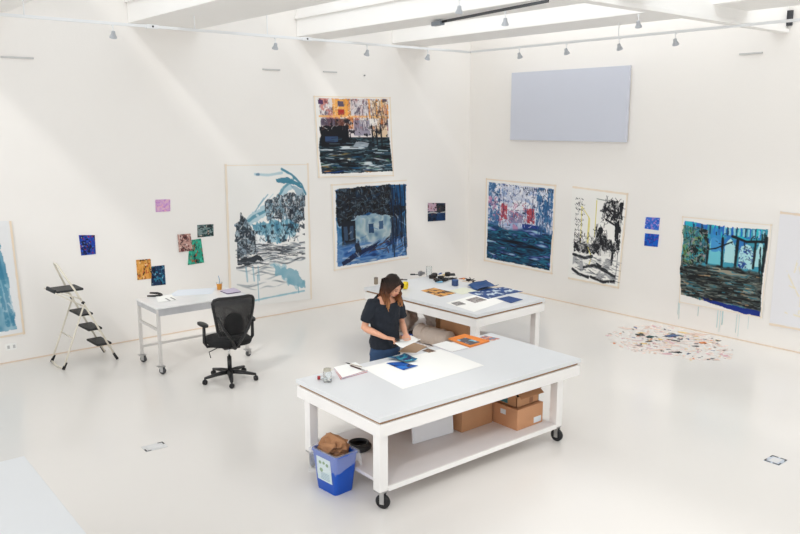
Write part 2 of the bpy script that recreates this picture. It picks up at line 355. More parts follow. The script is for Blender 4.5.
sheet('painting', c, [(-3.698, 3.653), (-2.032, 3.663), (-1.95, 2.228), (-3.636, 2.273)], 'left', 'unframed painting of orange windows above dark water, highest on the left wall')

# --- blue house painting
c = Cv(160, 150, WH, 5); tan_border(c, lef=1, rig=0, wd=.007, a=.65)
reg = c.inside([(.05, .065), (.5, .05), (.985, .06), (.975, .95), (.5, .955), (.05, .955)], .007)
c.water(reg, [(22, 70, 116), (44, 100, 150), (84, 134, 180), (40, 96, 140), (130, 165, 196)], 5, 7)
c.poly([(.22, .38), (.8, .4), (.82, .74), (.24, .78)], (150, 172, 182), .85, .03); c.water(c.inside([(.24, .42), (.82, .42), (.8, .74), (.26, .76)], .04), [(70, 104, 136), (140, 166, 178), (190, 200, 200), (150, 176, 184), (96, 130, 156)], 6, 6, .8)
tr = c.inside([(.05, .06), (.98, .05), (.97, .40), (.85, .46), (.66, .40), (.45, .37), (.28, .42), (.06, .5)], .03); c.blend(tr, (22, 26, 34), .93)
c.blotch(tr, 26, 26, .64, (78, 100, 118), .7, .15); c.blotch(tr, 14, 14, .6, (24, 54, 84), .7, .2); c.blotch(tr, 30, 30, .55, (10, 11, 14), .9, .1)
c.poly([(.76, .06), (.98, .06), (.98, .32), (.76, .3)], (20, 90, 150), .75, .02)
c.rect(.11, .44, .29, .74, (24, 30, 40)); c.rect(.14, .5, .19, .66, (60, 85, 115), .8); c.rect(.22, .5, .26, .66, (60, 85, 115), .8)
c.rect(.46, .50, .53, .61, (38, 66, 100)); c.rect(.6, .48, .66, .58, (60, 90, 125)); c.rect(.76, .45, .95, .72, (34, 52, 80), .75, .02)
for u in (.77, .83, .90, .96): c.stroke([(u, .06), (u + .01, .4), (u + .02, .84)], .008, (20, 18, 22), .9)
c.rect(.05, .72, .97, .95, (60, 110, 175), .45, .02); c.water(reg * np.clip((c.V - .68) / .06, 0, 1), [(20, 44, 90), (44, 90, 156), (100, 142, 190), (60, 104, 160), (170, 186, 200)], 5, 16, .9)
c.poly([(.1, .9), (.3, .8), (.62, .72), (.5, .8), (.3, .88), (.12, .95)], (22, 34, 66), .95, .02)
c.poly([(.27, .72), (.33, .68), (.36, .82), (.28, .84)], (30, 34, 46), .9)
for p in ([(.45, .85), (.6, .76), (.75, .74)], [(.5, .82), (.7, .82), (.72, .88)], [(.6, .78), (.72, .7)]): c.stroke(p, .006, (70, 50, 50), .9)
c.scribble(tr, [(104, 118, 128), (80, 98, 112), (14, 16, 22), (10, 12, 18), (60, 48, 42)], 380, .06, .06, .85, .42, .07, .003)
c.scribble(reg, [(16, 20, 30), (60, 50, 50)], 26, .3, .7, .95, .92, .12, .004, ang=-.4)
c.scribble(reg, [(150, 175, 205), (40, 90, 150), (200, 210, 220)], 40, .06, .4, .95, .93, .1, .006, a=.5)
c.scribble(reg, [(14, 40, 70), (20, 26, 40)], 60, .75, .06, .97, .8, .2, .006, ang=1.55)
sheet('painting', c, [(-3.372, 2.158), (-1.65, 2.161), (-1.597, 0.647), (-3.336, 0.61)], 'left', 'blue painting of a pale house under dark trees, below the orange window painting')

# --- big ink and teal drawing
c = Cv(140, 190, (236, 235, 232), 7); tan_border(c, wd=.012, a=.7, top=0, bot=0); c.stroke([(0, .01), (1, .01)], .004, TAN, .7)
TE = (64, 128, 152); INK = (38, 46, 56)
c.poly([(.1, .47), (.2, .38), (.4, .3), (.58, .24), (.72, .15), (.8, .15), (.7, .24), (.5, .36), (.3, .42), (.16, .52)], (150, 188, 204), .65, .03)
c.stroke([(.12, .45), (.3, .37), (.52, .31), (.68, .17), (.8, .11)], .016, TE, .7, dry=.35)
c.stroke([(.66, .04), (.78, .08), (.90, .15), (.95, .22)], .012, TE, .9, dry=.2); c.poly([(.58, .11), (.72, .1), (.88, .14), (.94, .19), (.8, .15), (.6, .135)], TE, .95)
c.stroke([(.34, .072), (.5, .08), (.66, .066)], .012, (150, 190, 205), .6); c.stroke([(.36, .074), (.38, .074)], .014, (70, 110, 140), .7); c.poly([(.75, .14), (.92, .18), (.94, .26), (.84, .22)], (110, 150, 175), .6, .02)
f1 = c.inside([(.45, .27), (.6, .23), (.75, .2), (.94, .22), (.93, .4), (.8, .42), (.6, .4), (.46, .4)], .03); c.blend(f1, INK, .85); c.blotch(f1, 26, 30, .55, (130, 160, 175), .8); c.blotch(f1, 30, 36, .68, (230, 232, 232), .8)
c.water(c.inside([(.28, .43), (.5, .4), (.72, .4), (.86, .44), (.8, .52), (.6, .56), (.42, .55), (.34, .5)], .04), [(60, 120, 150), (110, 165, 185), (170, 200, 212), (70, 134, 160), (226, 232, 234)], 8, 8, .92)
c.blotch(c.inside([(.3, .43), (.84, .42), (.8, .56), (.36, .56)]), 20, 26, .56, INK, .8)
f2 = c.inside([(.09, .40), (.16, .34), (.24, .42), (.34, .5), (.36, .6), (.3, .64), (.1, .66)], .035); c.blend(f2, INK, .9); c.blotch(f2, 24, 30, .6, (120, 140, 155), .9)
c.poly([(.31, .49), (.43, .5), (.44, .6), (.33, .6)], (240, 242, 242), .9)
c.blotch(c.inside([(.72, .3), (.93, .3), (.93, .52), (.75, .48)]), 24, 30, .5, INK, .8)
low = c.inside([(.09, .56), (.93, .55), (.93, .86), (.09, .9)]); c.streaks(low, [(60, 70, 80), (120, 130, 140), (170, 178, 184), (40, 46, 54)], 42, .57, .72, .1, .9, .003, .008, .1, .35)
c.streaks(low, [(150, 160, 168), (190, 196, 200), (110, 120, 128)], 22, .70, .88, .1, .6, .003, .008, .1, .3)
c.poly([(.1, .65), (.36, .64), (.4, .67), (.22, .71), (.1, .69)], (36, 42, 50), .9, .02)
for u in (.2, .28, .34): c.stroke([(u, .72), (u + .01, .82)], .008, (120, 165, 185), .6)
c.poly([(.52, .72), (.6, .73), (.8, .78), (.93, .86), (.92, .92), (.78, .88), (.62, .82)], (120, 168, 186), .8, .045); c.water(c.inside([(.5, .71), (.66, .73), (.9, .84), (.92, .9), (.7, .86)], .06), [(90, 150, 172), (150, 188, 202), (110, 165, 185)], 6, 6, .5)
c.stroke([(.33, .78), (.34, .97)], .005, (110, 165, 185), .8); c.stroke([(.25, .965), (.5, .95), (.9, .93)], .008, (120, 175, 195), .75); c.stroke([(.82, .88), (.83, .94)], .006, (110, 165, 185), .8)
c.scribble(f1, [(20, 26, 34), (150, 170, 185), (232, 234, 234), (60, 80, 95)], 380, .45, .2, .94, .42, .04, .003)
c.scribble(f2, [(20, 26, 34), (160, 180, 190), (220, 225, 226)], 240, .09, .34, .36, .66, .05, .003)
c.scribble(np.ones(c.U.shape), [(30, 40, 52), (40, 90, 120)], 110, .36, .42, .84, .54, .05, .003)
c.scribble(low, [(60, 68, 78), (140, 148, 156), (40, 44, 52)], 130, .1, .56, .9, .7, .12, .003, ang=.05)
c.scribble(np.ones(c.U.shape), [(90, 145, 170), (160, 195, 210)], 5, .3, .24, .7, .46, .2, .006, a=.6, ang=-.6)
sheet('painting', c, [(-5.382, 2.569), (-3.822, 2.534), (-3.81, 0.175), (-5.394, 0.25)], 'left', 'tall white paper with teal brush arcs and black ink trees, behind the desk')

# --- teal washes sheet cut by the left frame edge
c = Cv(110, 150, (232, 233, 234), 9); tan_border(c, wd=.012, a=1, top=0); reg = c.inside([(0, .03), (.86, .06), (.90, .5), (.93, .94), (0, .96)], .02)
c.blend(reg, (70, 135, 165), .9); c.blotch(reg, 4, 6, .42, (150, 190, 205), .85, .3); c.blotch(reg * (c.V > .5), 4, 6, .35, (205, 218, 225), .8, .3)
for u in (.55, .66, .75, .8): c.stroke([(u, .05), (u + .04, .4), (u + .1, .9)], .02, (35, 110, 145), .5, dry=.35)
sheet('painting', c, [(-9.8, 2.02), (-8.517, 1.921), (-8.471, 0.363), (-9.8, 0.34)], 'left', 'teal washed painting on the left wall beside the step ladder, cut by the frame edge')

# --- small works on the left wall
def small(seed, base, specks, quad, label, wall='left', group=None, w=44, h=44, cat='small painting'):
    c = Cv(w, h, base, seed)
    for fx, thr, col in specks: c.blotch(np.ones(c.U.shape), fx, fx, thr, col, .95, .1)
    return sheet('small_painting', c, quad, wall, label, cat, group, off=.004, wave=.002), c
small(11, (22, 60, 160), [(8, .5, (10, 20, 60)), (10, .7, (160, 40, 60)), (9, .66, (40, 100, 200)), (12, .8, (220, 220, 220))], [(-7.665, 1.655), (-7.445, 1.635), (-7.45, 1.362), (-7.652, 1.362)], 'small deep blue painting pinned alone above the step ladder')
small(12, (206, 160, 205), [(5, .5, (220, 180, 200)), (7, .6, (190, 130, 200)), (6, .7, (226, 170, 190))], [(-6.529, 2.081), (-6.299, 2.074), (-6.306, 1.893), (-6.532, 1.897)], 'small pink and lilac paper pinned high on the left wall')
small(13, (200, 140, 60), [(5, .55, (60, 40, 30)), (6, .5, (222, 160, 80)), (8, .7, (180, 60, 40)), (6, .75, (240, 210, 160))], [(-6.874, 1.211), (-6.654, 1.204), (-6.653, 0.904), (-6.872, 0.909)], 'small ochre and brown painting, left of the two above the desk end')
small(14, (20, 46, 80), [(6, .5, (10, 16, 34)), (8, .62, (40, 120, 150)), (9, .75, (150, 180, 200))], [(-6.65, 1.087), (-6.444, 1.085), (-6.44, 0.784), (-6.667, 0.791)], 'small dark navy painting overlapping the ochre one above the desk end')
small(15, (190, 150, 140), [(6, .5, (110, 60, 60)), (9, .6, (60, 40, 40)), (7, .65, (226, 206, 196))], [(-6.215, 1.531), (-6.004, 1.527), (-5.985, 1.26), (-6.204, 1.26)], 'small dusty pink and brown painting touching the green one')[0].location.y -= .008
small(16, (40, 150, 125), [(6, .6, (20, 90, 80)), (7, .66, (160, 80, 50)), (8, .72, (20, 30, 40)), (5, .7, (60, 180, 150))], [(-6.02, 1.425), (-5.831, 1.433), (-5.8, 1.05), (-6.07, 1.042)], 'small green and rust painting beside the dusty pink one')
small(17, (120, 140, 140), [(5, .5, (30, 40, 44)), (7, .6, (20, 60, 60)), (8, .74, (230, 200, 180))], [(-5.882, 1.649), (-5.613, 1.642), (-5.617, 1.453), (-5.887, 1.454)], 'small dark green landscape pinned above the green and rust painting')
c = Cv(56, 50, (20, 44, 74), 18); c.rect(0, 0, .5, .45, (190, 160, 175), 1, .02); c.rect(.5, .1, 1, .5, (50, 50, 54), 1, .02); c.blotch(np.ones(c.U.shape), 8, 8, .66, (130, 60, 50), .8); c.blotch(np.ones(c.U.shape), 9, 7, .6, (16, 24, 36), .9); c.stroke([(0, .55), (.3, .5), (.6, .58), (1, .5)], .03, (220, 215, 205), .8); c.rect(.5, .55, 1, 1, (20, 60, 110), .7, .02)
sheet('small_painting', c, [(-1.105, 1.681), (-0.642, 1.65), (-0.638, 1.306), (-1.102, 1.321)], 'left', 'small dark painting of four patches right of the blue house painting', 'small painting', off=.004, wave=.002)

# --- right wall: blue harbour
c = Cv(150, 160, WH, 21); tan_border(c, wd=.009, a=.8)
reg = c.inside([(.05, .045), (.97, .05), (.98, .5), (.965, .96), (.5, .955), (.045, .955)], .007)
c.blend(reg, (196, 202, 220)); t = reg * (c.V < .58)
c.blotch(t, 24, 24, .68, (60, 80, 140), .8, .1); c.blotch(t, 10, 12, .58, (130, 158, 206), .7, .2); c.blotch(t * (c.V < .35), 10, 10, .55, (232, 232, 238), .9); c.blotch(t, 30, 30, .74, (30, 36, 66), .85)
c.blotch(t * ((c.U < .22) | (c.U > .75)), 16, 16, .42, (50, 100, 150), .85); c.blotch(t * (c.V > .2) * (c.U < .5), 12, 16, .62, (190, 130, 165), .8)
c.rect(.24, .28, .34, .46, (176, 60, 72), .85, .015); c.rect(.62, .30, .73, .46, (178, 56, 66), .85, .015); c.rect(.36, .36, .56, .48, (120, 110, 150), .7, .02)
for u in (.22, .28, .6, .7, .84, .9): c.stroke([(u, .1), (u, .56)], .006, (40, 50, 90), .7, dry=.4)
c.rect(.56, .48, .8, .54, (24, 50, 130), .95, .01)
for i in range(14): c.stroke([(.56 + i * .03, .065), (.565 + i * .03, .095)], .006, (40, 46, 60), .9)
low = reg * (c.V > .52); low2 = low * np.clip((c.V + (c.noise(6, 6) - .5) * .15 - .53) / .04, 0, 1); c.blend(low2, (14, 48, 76), .96)
c.water(low2, [(6, 14, 28), (8, 34, 62), (14, 82, 112), (8, 26, 50), (30, 112, 142), (10, 44, 84), (84, 100, 170), (150, 190, 205)], 3, 26)
c.streaks(low, [(160, 200, 215), (50, 110, 200), (90, 190, 200)], 16, .6, .95, lmin=.05, lmax=.15, wmax=.006); c.blotch(reg * (c.V > .88) * (c.U < .3), 8, 8, .5, (70, 170, 190), .8)
c.scribble(t, [(240, 242, 246), (226, 230, 240)], 260, .06, .06, .95, .5, .05, .004, a=.8)
c.scribble(t, [(40, 60, 110), (60, 110, 160), (30, 40, 70)], 170, .06, .06, .95, .55, .05, .003)
c.scribble(t, [(50, 110, 160), (36, 70, 120)], 110, .76, .1, .96, .56, .1, .004, ang=1.5)
c.scribble(t, [(190, 80, 90), (160, 110, 150)], 50, .08, .25, .75, .5, .05, .004, a=.7)
c.scribble(low, [(6, 14, 28), (12, 90, 120), (10, 40, 90)], 50, .05, .55, .95, .95, .14, .006, ang=.05)
sheet('painting', c, [(-0.487, 2.139), (-2.229, 2.113), (-2.214, 0.467), (-0.472, 0.482)], 'right', 'blue painting of a quay with red buildings over dark water, nearest the corner')
# --- ink tree drawing
c = Cv(130, 170, (240, 239, 235), 23); tan_border(c, wd=.013, a=.75, lef=0)
BK = (24, 26, 32)
for k in range(9):
    for j in range(3): c.stroke([(.09 + j * .05, .12 + k * .055), (.12 + j * .05, .13 + k * .055)], .006, BK, .7, dry=.3)
for p in ([(.2, .2), (.21, .62)], [(.34, .3), (.34, .62)], [(.2, .2), (.36, .32), (.36, .62)], [(.47, .12), (.47, .5)]): c.stroke(p, .007, (222, 208, 96), .9)
c.stroke([(.47, .1), (.93, .12)], .005, (90, 100, 90), .7); c.stroke([(.93, .1), (.92, .9)], .006, BK, .5)
tr = c.inside([(.56, .22), (.62, .14), (.75, .1), (.93, .1), (.94, .5), (.86, .55), (.84, .4), (.78, .3), (.66, .26)], .04); c.blend(tr, BK, .95); c.blotch(tr, 20, 24, .6, (240, 239, 235), .9)
for p in ([(.86, .5), (.84, .3), (.7, .2)], [(.84, .35), (.66, .3)], [(.86, .22), (.6, .18)], [(.9, .55), (.88, .2)]): c.stroke(p, .014, BK, 1)
mid = c.inside([(.08, .58), (.3, .6), (.46, .56), (.52, .44), (.58, .38), (.64, .46), (.72, .52), (.93, .5), (.94, .6), (.8, .66), (.62, .68), (.4, .68), (.08, .7)], .04); c.blend(mid, BK, .95); c.blotch(mid, 24, 26, .58, (200, 200, 198), .85)
c.blotch(c.inside([(.08, .45), (.25, .45), (.25, .65), (.08, .65)]), 24, 30, .55, BK, .9)
c.rect(.62, .62, .8, .78, (240, 239, 236), .95, .02); c.stroke([(.83, .62), (.82, .76)], .02, BK, .9); c.stroke([(.36, .62), (.44, .72), (.4, .8)], .008, (215, 200, 90), .8)
c.blotch(c.inside([(.08, .7), (.93, .7), (.93, .96), (.08, .92)]), 7, 14, .55, (150, 152, 156), .8, .15)
for p in ([(.08, .72), (.3, .74), (.45, .71)], [(.3, .84), (.5, .8), (.7, .84), (.9, .88)], [(.08, .88), (.2, .92), (.4, .94)], [(.45, .93), (.7, .96), (.9, .93)], [(.55, .78), (.75, .84)]): c.stroke(p, .02, BK, .9, dry=.25)
c.scribble(np.ones(c.U.shape), [BK], 120, .6, .1, .93, .34, .07, .004)
c.scribble(tr, [(240, 239, 235)], 60, .56, .1, .93, .34, .05, .004)
c.scribble(np.ones(c.U.shape), [BK, BK, (150, 150, 150)], 220, .08, .5, .93, .66, .05, .004)
c.scribble(np.ones(c.U.shape), [BK], 90, .46, .38, .7, .56, .07, .004)
c.scribble(np.ones(c.U.shape), [(120, 124, 130), (70, 74, 80)], 90, .08, .7, .93, .94, .1, .004, ang=.1)
c.scribble(np.ones(c.U.shape), [BK], 60, .08, .12, .25, .6, .03, .003)
sheet('painting', c, [(-2.593, 2.115), (-3.73, 2.064), (-3.647, 0.436), (-2.576, 0.439)], 'right', 'black and white ink drawing of a tree, second from the corner')
# --- two small blue squares
small(25, (56, 110, 206), [(6, .5, (26, 86, 190)), (7, .66, (160, 130, 206)), (8, .75, (225, 225, 240))], [(-4.083, 1.698), (-4.34, 1.709), (-4.327, 1.506), (-4.071, 1.509)], 'blue and lilac square, upper of the two between ink drawing and arches', 'right')
small(26, (10, 92, 196), [(6, .5, (14, 64, 160)), (7, .72, (120, 60, 160))], [(-4.085, 1.433), (-4.341, 1.44), (-4.327, 1.235), (-4.08, 1.229)], 'small plain blue square, lower of the two between ink drawing and arches', 'right')
# --- arches painting
c = Cv(160, 160, WH, 27); tan_border(c, wd=.006, a=.6)
reg = c.inside([(.04, .05), (.3, .07), (.6, .08), (.965, .06), (.96, .5), (.975, .94), (.6, .96), (.3, .92), (.03, .90), (.0, .6), (.03, .3)], .010)
c.blend(reg, (60, 150, 175)); c.blotch(reg * (c.V < .35), 10, 10, .5, (40, 110, 190), .8); c.blotch(reg * (c.V < .2), 14, 6, .5, (40, 190, 200), .8)
for i in range(17): c.rect(.14 + i * .049, .07, .16 + i * .049, .17, (36, 96, 196) if i % 2 else (20, 50, 90), .85, .012)
for i in range(9): c.rect(.5 + i * .052, .08, .52 + i * .052, .16, (150, 205, 215), .9, .01)
lf = c.inside([(.03, .1), (.34, .12), (.3, .5), (.03, .6)], .03); c.blend(lf, (60, 100, 95), .7); c.blotch(lf, 20, 20, .5, (16, 26, 28), .9); c.blotch(lf, 16, 16, .66, (120, 160, 90), .7); c.blotch(lf, 20, 20, .7, (150, 140, 150), .8)
for (a0, b0, a1, b1) in ((.33, .2, .48, .5), (.52, .2, .64, .46), (.68, .24, .84, .5), (.86, .2, .95, .46)):
    c.poly([(a0, b1), (a0, b0 + .1), (a0 + .03, b0 + .02), ((a0 + a1) / 2, b0), (a1 - .03, b0 + .02), (a1, b0 + .1), (a1, b1)], (176, 222, 226) if a0 != .33 else (110, 195, 210), .95, .012)
c.rect(.36, .1, .48, .36, (50, 130, 205), .7, .03)
ar = c.inside([(.68, .24), (.84, .24), (.84, .5), (.68, .5)]); c.blotch(ar, 26, 26, .68, (30, 70, 150), .9)
for p, wd in (([(.33, .3), (.32, .5)], .014), ([(.49, .2), (.5, .54)], .013), ([(.66, .2), (.65, .5)], .015), ([(.85, .22), (.85, .48)], .012), ([(.34, .34), (.42, .32), (.52, .27), (.6, .23)], .008), ([(.6, .17), (.75, .21), (.95, .19)], .014), ([(.96, .15), (.95, .5)], .016)): c.stroke(p, wd, (18, 24, 30), .95)
low = reg * np.clip((c.V + (c.noise(8, 4) - .5) * .12 - .50) / .03, 0, 1); c.blend(low, (66, 76, 78), .95)
c.water(low, [(8, 12, 15), (16, 22, 26), (70, 80, 80), (24, 32, 34), (104, 106, 98), (36, 66, 72), (120, 120, 108), (20, 110, 136), (150, 146, 130)], 3, 34, 1, 1.1)
c.streaks(low, [(20, 130, 160), (200, 160, 110), (170, 175, 170)], 22, .62, .93, lmin=.04, lmax=.14, wmax=.006)
c.poly([(.3, .88), (.5, .91), (.97, .93), (.98, .985), (.7, .98), (.32, .92)], (14, 40, 130), .97, .01)
c.scribble(lf, [(16, 26, 28), (20, 40, 40), (110, 150, 100), (160, 150, 150), (40, 160, 180)], 240, .03, .1, .34, .6, .06, .004)
c.scribble(reg, [(14, 20, 28)], 18, .3, .16, .96, .30, .06, .005)
c.scribble(ar, [(30, 60, 130), (20, 30, 60)], 60, .68, .25, .85, .5, .03, .003)
c.scribble(low, [(10, 14, 16), (16, 20, 24)], 60, .0, .5, .97, .9, .16, .008, ang=.0)
c.scribble(low, [(120, 130, 130), (150, 150, 140), (60, 150, 170), (210, 170, 120)], 30, .0, .5, .97, .9, .08, .004, ang=.0)
c.scribble(reg, [(14, 50, 50), (10, 20, 26)], 60, .9, .1, .98, .55, .1, .006, ang=1.5)
sheet('painting', c, [(-4.721, 1.777), (-6.131, 1.786), (-6.099, 0.395), (-4.765, 0.392)], 'right', 'dark painting of pale blue arches over water, above the paint splatters on the floor')
# --- pale sheet with yellow lines, cut by the right frame edge
c = Cv(120, 150, (232, 232, 236), 29); c.stroke([(0, .012), (1, .012)], .012, TAN, .9); c.stroke([(0, .985), (1, .985)], .012, TAN, .9)
for p in ([(.2, .5), (.22, .4), (.3, .6), (.33, .75)], [(.14, .62), (.5, .7)], [(.3, .4), (.28, .85)], [(.12, .5), (.3, .75)], [(.4, .45), (.45, .8), (.7, .7)], [(.15, .86), (.6, .9)]): c.stroke(p, .008, (240, 224, 176), .45, dry=.4)
sheet('painting', c, [(-6.227, 1.98), (-7.6, 1.94), (-7.6, 0.33), (-6.214, 0.312)], 'right', 'large pale grey sheet with faint yellow lines at the right frame edge')
# --- big plain grey canvas high on the right wall: stretched on a deep frame
cv_m = mat('pale_blue_grey_canvas', rgb(206, 210, 222), 0.75, var=0.012, scale=2, bump=.1, bscale=200)
t = thing('canvas', 'large blank pale blue-grey canvas hung high on the right wall', 'canvas', (LX, LY - 2.41, 2.89))
MB().box((-0.045, 0, .61), (0.05, 2.53, 1.22), bev=.006).build('canvas_face', cv_m, t)
MB().box((-0.012, 0, .61), (0.020, 2.49, 1.18)).build('stretcher_frame', mat('pine_stretcher', rgb(214, 190, 150), .7), t)
# drips of paint that ran down the wall
mb = MB(); dr = mat('teal_paint_drip', rgb(186, 214, 216), .6)
for s, z0, z1, wd in ((4.78, .42, .13, .006), (4.76, .5, .2, .008), (5.1, .40, .24, .008), (5.42, .39, .12, .009), (5.46, .39, .06, .006), (5.5, .4, .18, .014), (5.72, .39, .1, .006), (5.76, .39, .05, .005), (5.9, .39, .2, .005)):
    mb.tube([(LX - .001, LY - s, z0), (LX - .001, LY - s + .002, z1)], wd, n=6, flat=.5)
mb.build('paint_drips', dr, wall_right, smooth=True)

# paint splatters and dabs spread over the floor below the arches painting
rnd = random.Random(4)
cols = [((232, 204, 190), 150), ((232, 196, 130), 26), ((214, 134, 80), 16), ((40, 70, 66), 14), ((70, 90, 140), 14), ((96, 92, 100), 30), ((214, 170, 176), 50), ((230, 214, 206), 170), ((34, 34, 40), 22)]
me = bpy.data.meshes.new('paint_splatters'); vs = []; fs = []; mi = []
corners = [Vector((9.25, 6.75, 0)), Vector((11.0, 7.1, 0)), Vector((11.08, 5.5, 0)), Vector((9.75, 4.8, 0))]
CL = [(.28, .05, .38, .08), (.42, .05, .42, .08), (.75, .08, .55, .1), (.8, .06, .8, .08), (.2, .1, .6, .1)]
def on_floor(a, b): return corners[0].lerp(corners[1], a).lerp(corners[3].lerp(corners[2], a), b)
for ci, (cc, n) in enumerate(cols):
    me.materials.append(cm('splatter_paint_%s' % 'abcdefghi'[ci], *cc, rough=.5))
    for k in range(n):
        for _ in range(20):
            a, b = ((rnd.gauss(*CL[k % len(CL)][0:2]), rnd.gauss(*CL[k % len(CL)][2:4])) if ci in (1, 2, 3, 4, 8) and k % 3 else (rnd.random(), rnd.random()))
            if (a - .5) ** 2 + (b - .5) ** 2 < .27: break
        p = on_floor(a, b); r = rnd.uniform(.008, .024) * (2.3 if rnd.random() < .14 else 1)
        el = rnd.uniform(1, 4); th = rnd.uniform(0, PI); i0 = len(vs); m = 9; h = .0012 + .0001 * (len(fs) % 9)
        for j in range(m):
            q = 2 * PI * j / m; rr = r * rnd.uniform(.5, 1.25); x, y = rr * el * math.cos(q) * .8, rr * math.sin(q)
            vs.append((min(p.x + x * math.cos(th) - y * math.sin(th), LX - .02), p.y + x * math.sin(th) + y * math.cos(th), h))
        for j in range(m): vs.append((vs[i0 + j][0], vs[i0 + j][1], 0.0))
        fs.append(tuple(range(i0, i0 + m))); mi.append(ci)
        for j in range(m): fs.append((i0 + j, i0 + (j + 1) % m, i0 + m + (j + 1) % m, i0 + m + j)); mi.append(ci)
me.from_pydata(vs, [], fs); me.polygons.foreach_set('material_index', mi)
o = bpy.data.objects.new('paint_splatters', me); C.objects.link(o); tag(o, 'scatter of coloured paint splatters on the white floor below the arches painting', 'paint splatters', kind='stuff')
# a few flat scraps lying among them
for (px, py), s, col, nm in (((672, 336), (.20, .10), (70, 96, 140), 'blue-grey'), ((650, 337), (.12, .09), (40, 80, 80), 'dark green'), ((640, 335), (.12, .1), (60, 70, 66), 'charcoal'), ((703, 343), (.1, .07), (224, 130, 60), 'orange')):
    p = at(px, py + 0.0); b = MB().box((0, 0, .004), (s[0], s[1], .006), bev=.002).build('paint_palette_scrap', cm('scrap ' + nm, *col), None, loc=(p.x, p.y, .001), rz=rnd.uniform(-.8, .2))
    b.name = 'paint_scrap'; tag(b, '%s painted scrap lying among the floor splatters' % nm, 'scrap')

# ------------------------------------------------------------------ tables
def caster(root, x, y, r=.064, rz=0.0, wheel_mat=None, zt=.13):
    k = MB().box((x, y, zt - .006), (.09, .08, .01))
    for s in (-1, 1):
        k.box((x + s * .026 * math.cos(rz) + .02 * math.sin(rz), y + s * .026 * math.sin(rz) - .02 * math.cos(rz), (zt + r * .7) / 2), (.006, .04, zt - r * .7), rz=rz)
    k.tube([(x, y, zt - .03), (x, y, zt - .01)], .03, 12)
    c = k.build('caster', steel, root)
    M = Matrix.Rotation(rz, 3, 'Z') @ Matrix.Rotation(PI / 2, 3, 'Y'); cx = Vector((x, y, 0)) + Matrix.Rotation(rz, 3, 'Z') @ Vector((0, -.02, 0))
    MB().lathe([(.012, -.02), (r * .55, -.021), (r * .8, -.018), (r, -.011), (r, .011), (r * .8, .018), (r * .55, .021), (.012, .02)], (cx.x, cx.y, r), 24, M).build('wheel', wheel_mat or rubber, c, smooth='auto')
    return c
def worktable(label, loc, W, D, rz=0.0, insets=(.05, .05, .05), group=None, H=.84, rear=None, shelf=True, dirs=(.5, -.4, .2, .9)):
    """loc = front left corner; W along x, D along y"""
    t = thing('worktable', label, 'worktable', loc, rz, group); li, ri, fi = insets
    MB().box((W / 2, D / 2, H - .02), (W, D, .04), bev=.004).build('tabletop', table_top, t)
    MB().box((W / 2, D / 2, H - .04 - .0125), (W - .05, D - .05, .025)).build('spacer_board', ply, t)
    a = MB(); h0, h1 = H - .065 - .11, H - .065; zc = (h0 + h1) / 2
    a.box((W / 2, .025, zc), (W - .01, .04, .11), bev=.004).box((W / 2, D - .025, zc), (W - .01, .04, .11), bev=.004)
    a.box((.025, D / 2, zc), (.04, D - .09, .11), bev=.004).box((W - .025, D / 2, zc), (.04, D - .09, .11), bev=.004)
    a.build('apron', table_paint, t)
    zt = .16
    xs = (li + .045, W - ri - .045); ys = (fi + .045, D - (rear or fi) - .045)
    n = 0
    for x in xs:
        for y in ys:
            MB().box((x, y, (h1 + zt) / 2), (.09, .09, h1 - zt - .002), bev=.004).build('leg', table_paint, t)
            caster(t, x, y, rz=dirs[n], zt=zt); n += 1
    if shelf:
        s = MB().box((W / 2 + (li - ri) / 2, D / 2, .185), (xs[1] - xs[0] - .09, D - 2 * fi - .02, .03), bev=.003)
        s.build('shelf', mat('shelf_paint', rgb(226, 222, 222), .6, var=.03), t)
        e = MB(); L0 = xs[0] + .045; L1 = xs[1] - .045
        for yy in (fi, D - fi): MB().box(((L0 + L1) / 2, yy, .178), (L1 - L0 , .02, .046), bev=.003).build('shelf_rail', table_paint, t)
    return t
HT = .84
near = worktable('large white rolling worktable in front, with the person behind it', (3.715, 4.72, 0), 2.60, 1.28, rz=R(-0.6), insets=(.03, .22, .04), rear=.09)
far = worktable('white rolling worktable standing behind the person, covered with prints and tools', (6.81, 6.68, 0), 1.38, 2.22, rz=R(2.0), insets=(.04, .04, .05))
lt = worktable('white table cut by the bottom left corner of the picture', (-.6, 3.2, 0), 1.885, 2.72, rz=R(-.8), insets=(.05, .05, .05), H=.8)
ZT = HT + .001

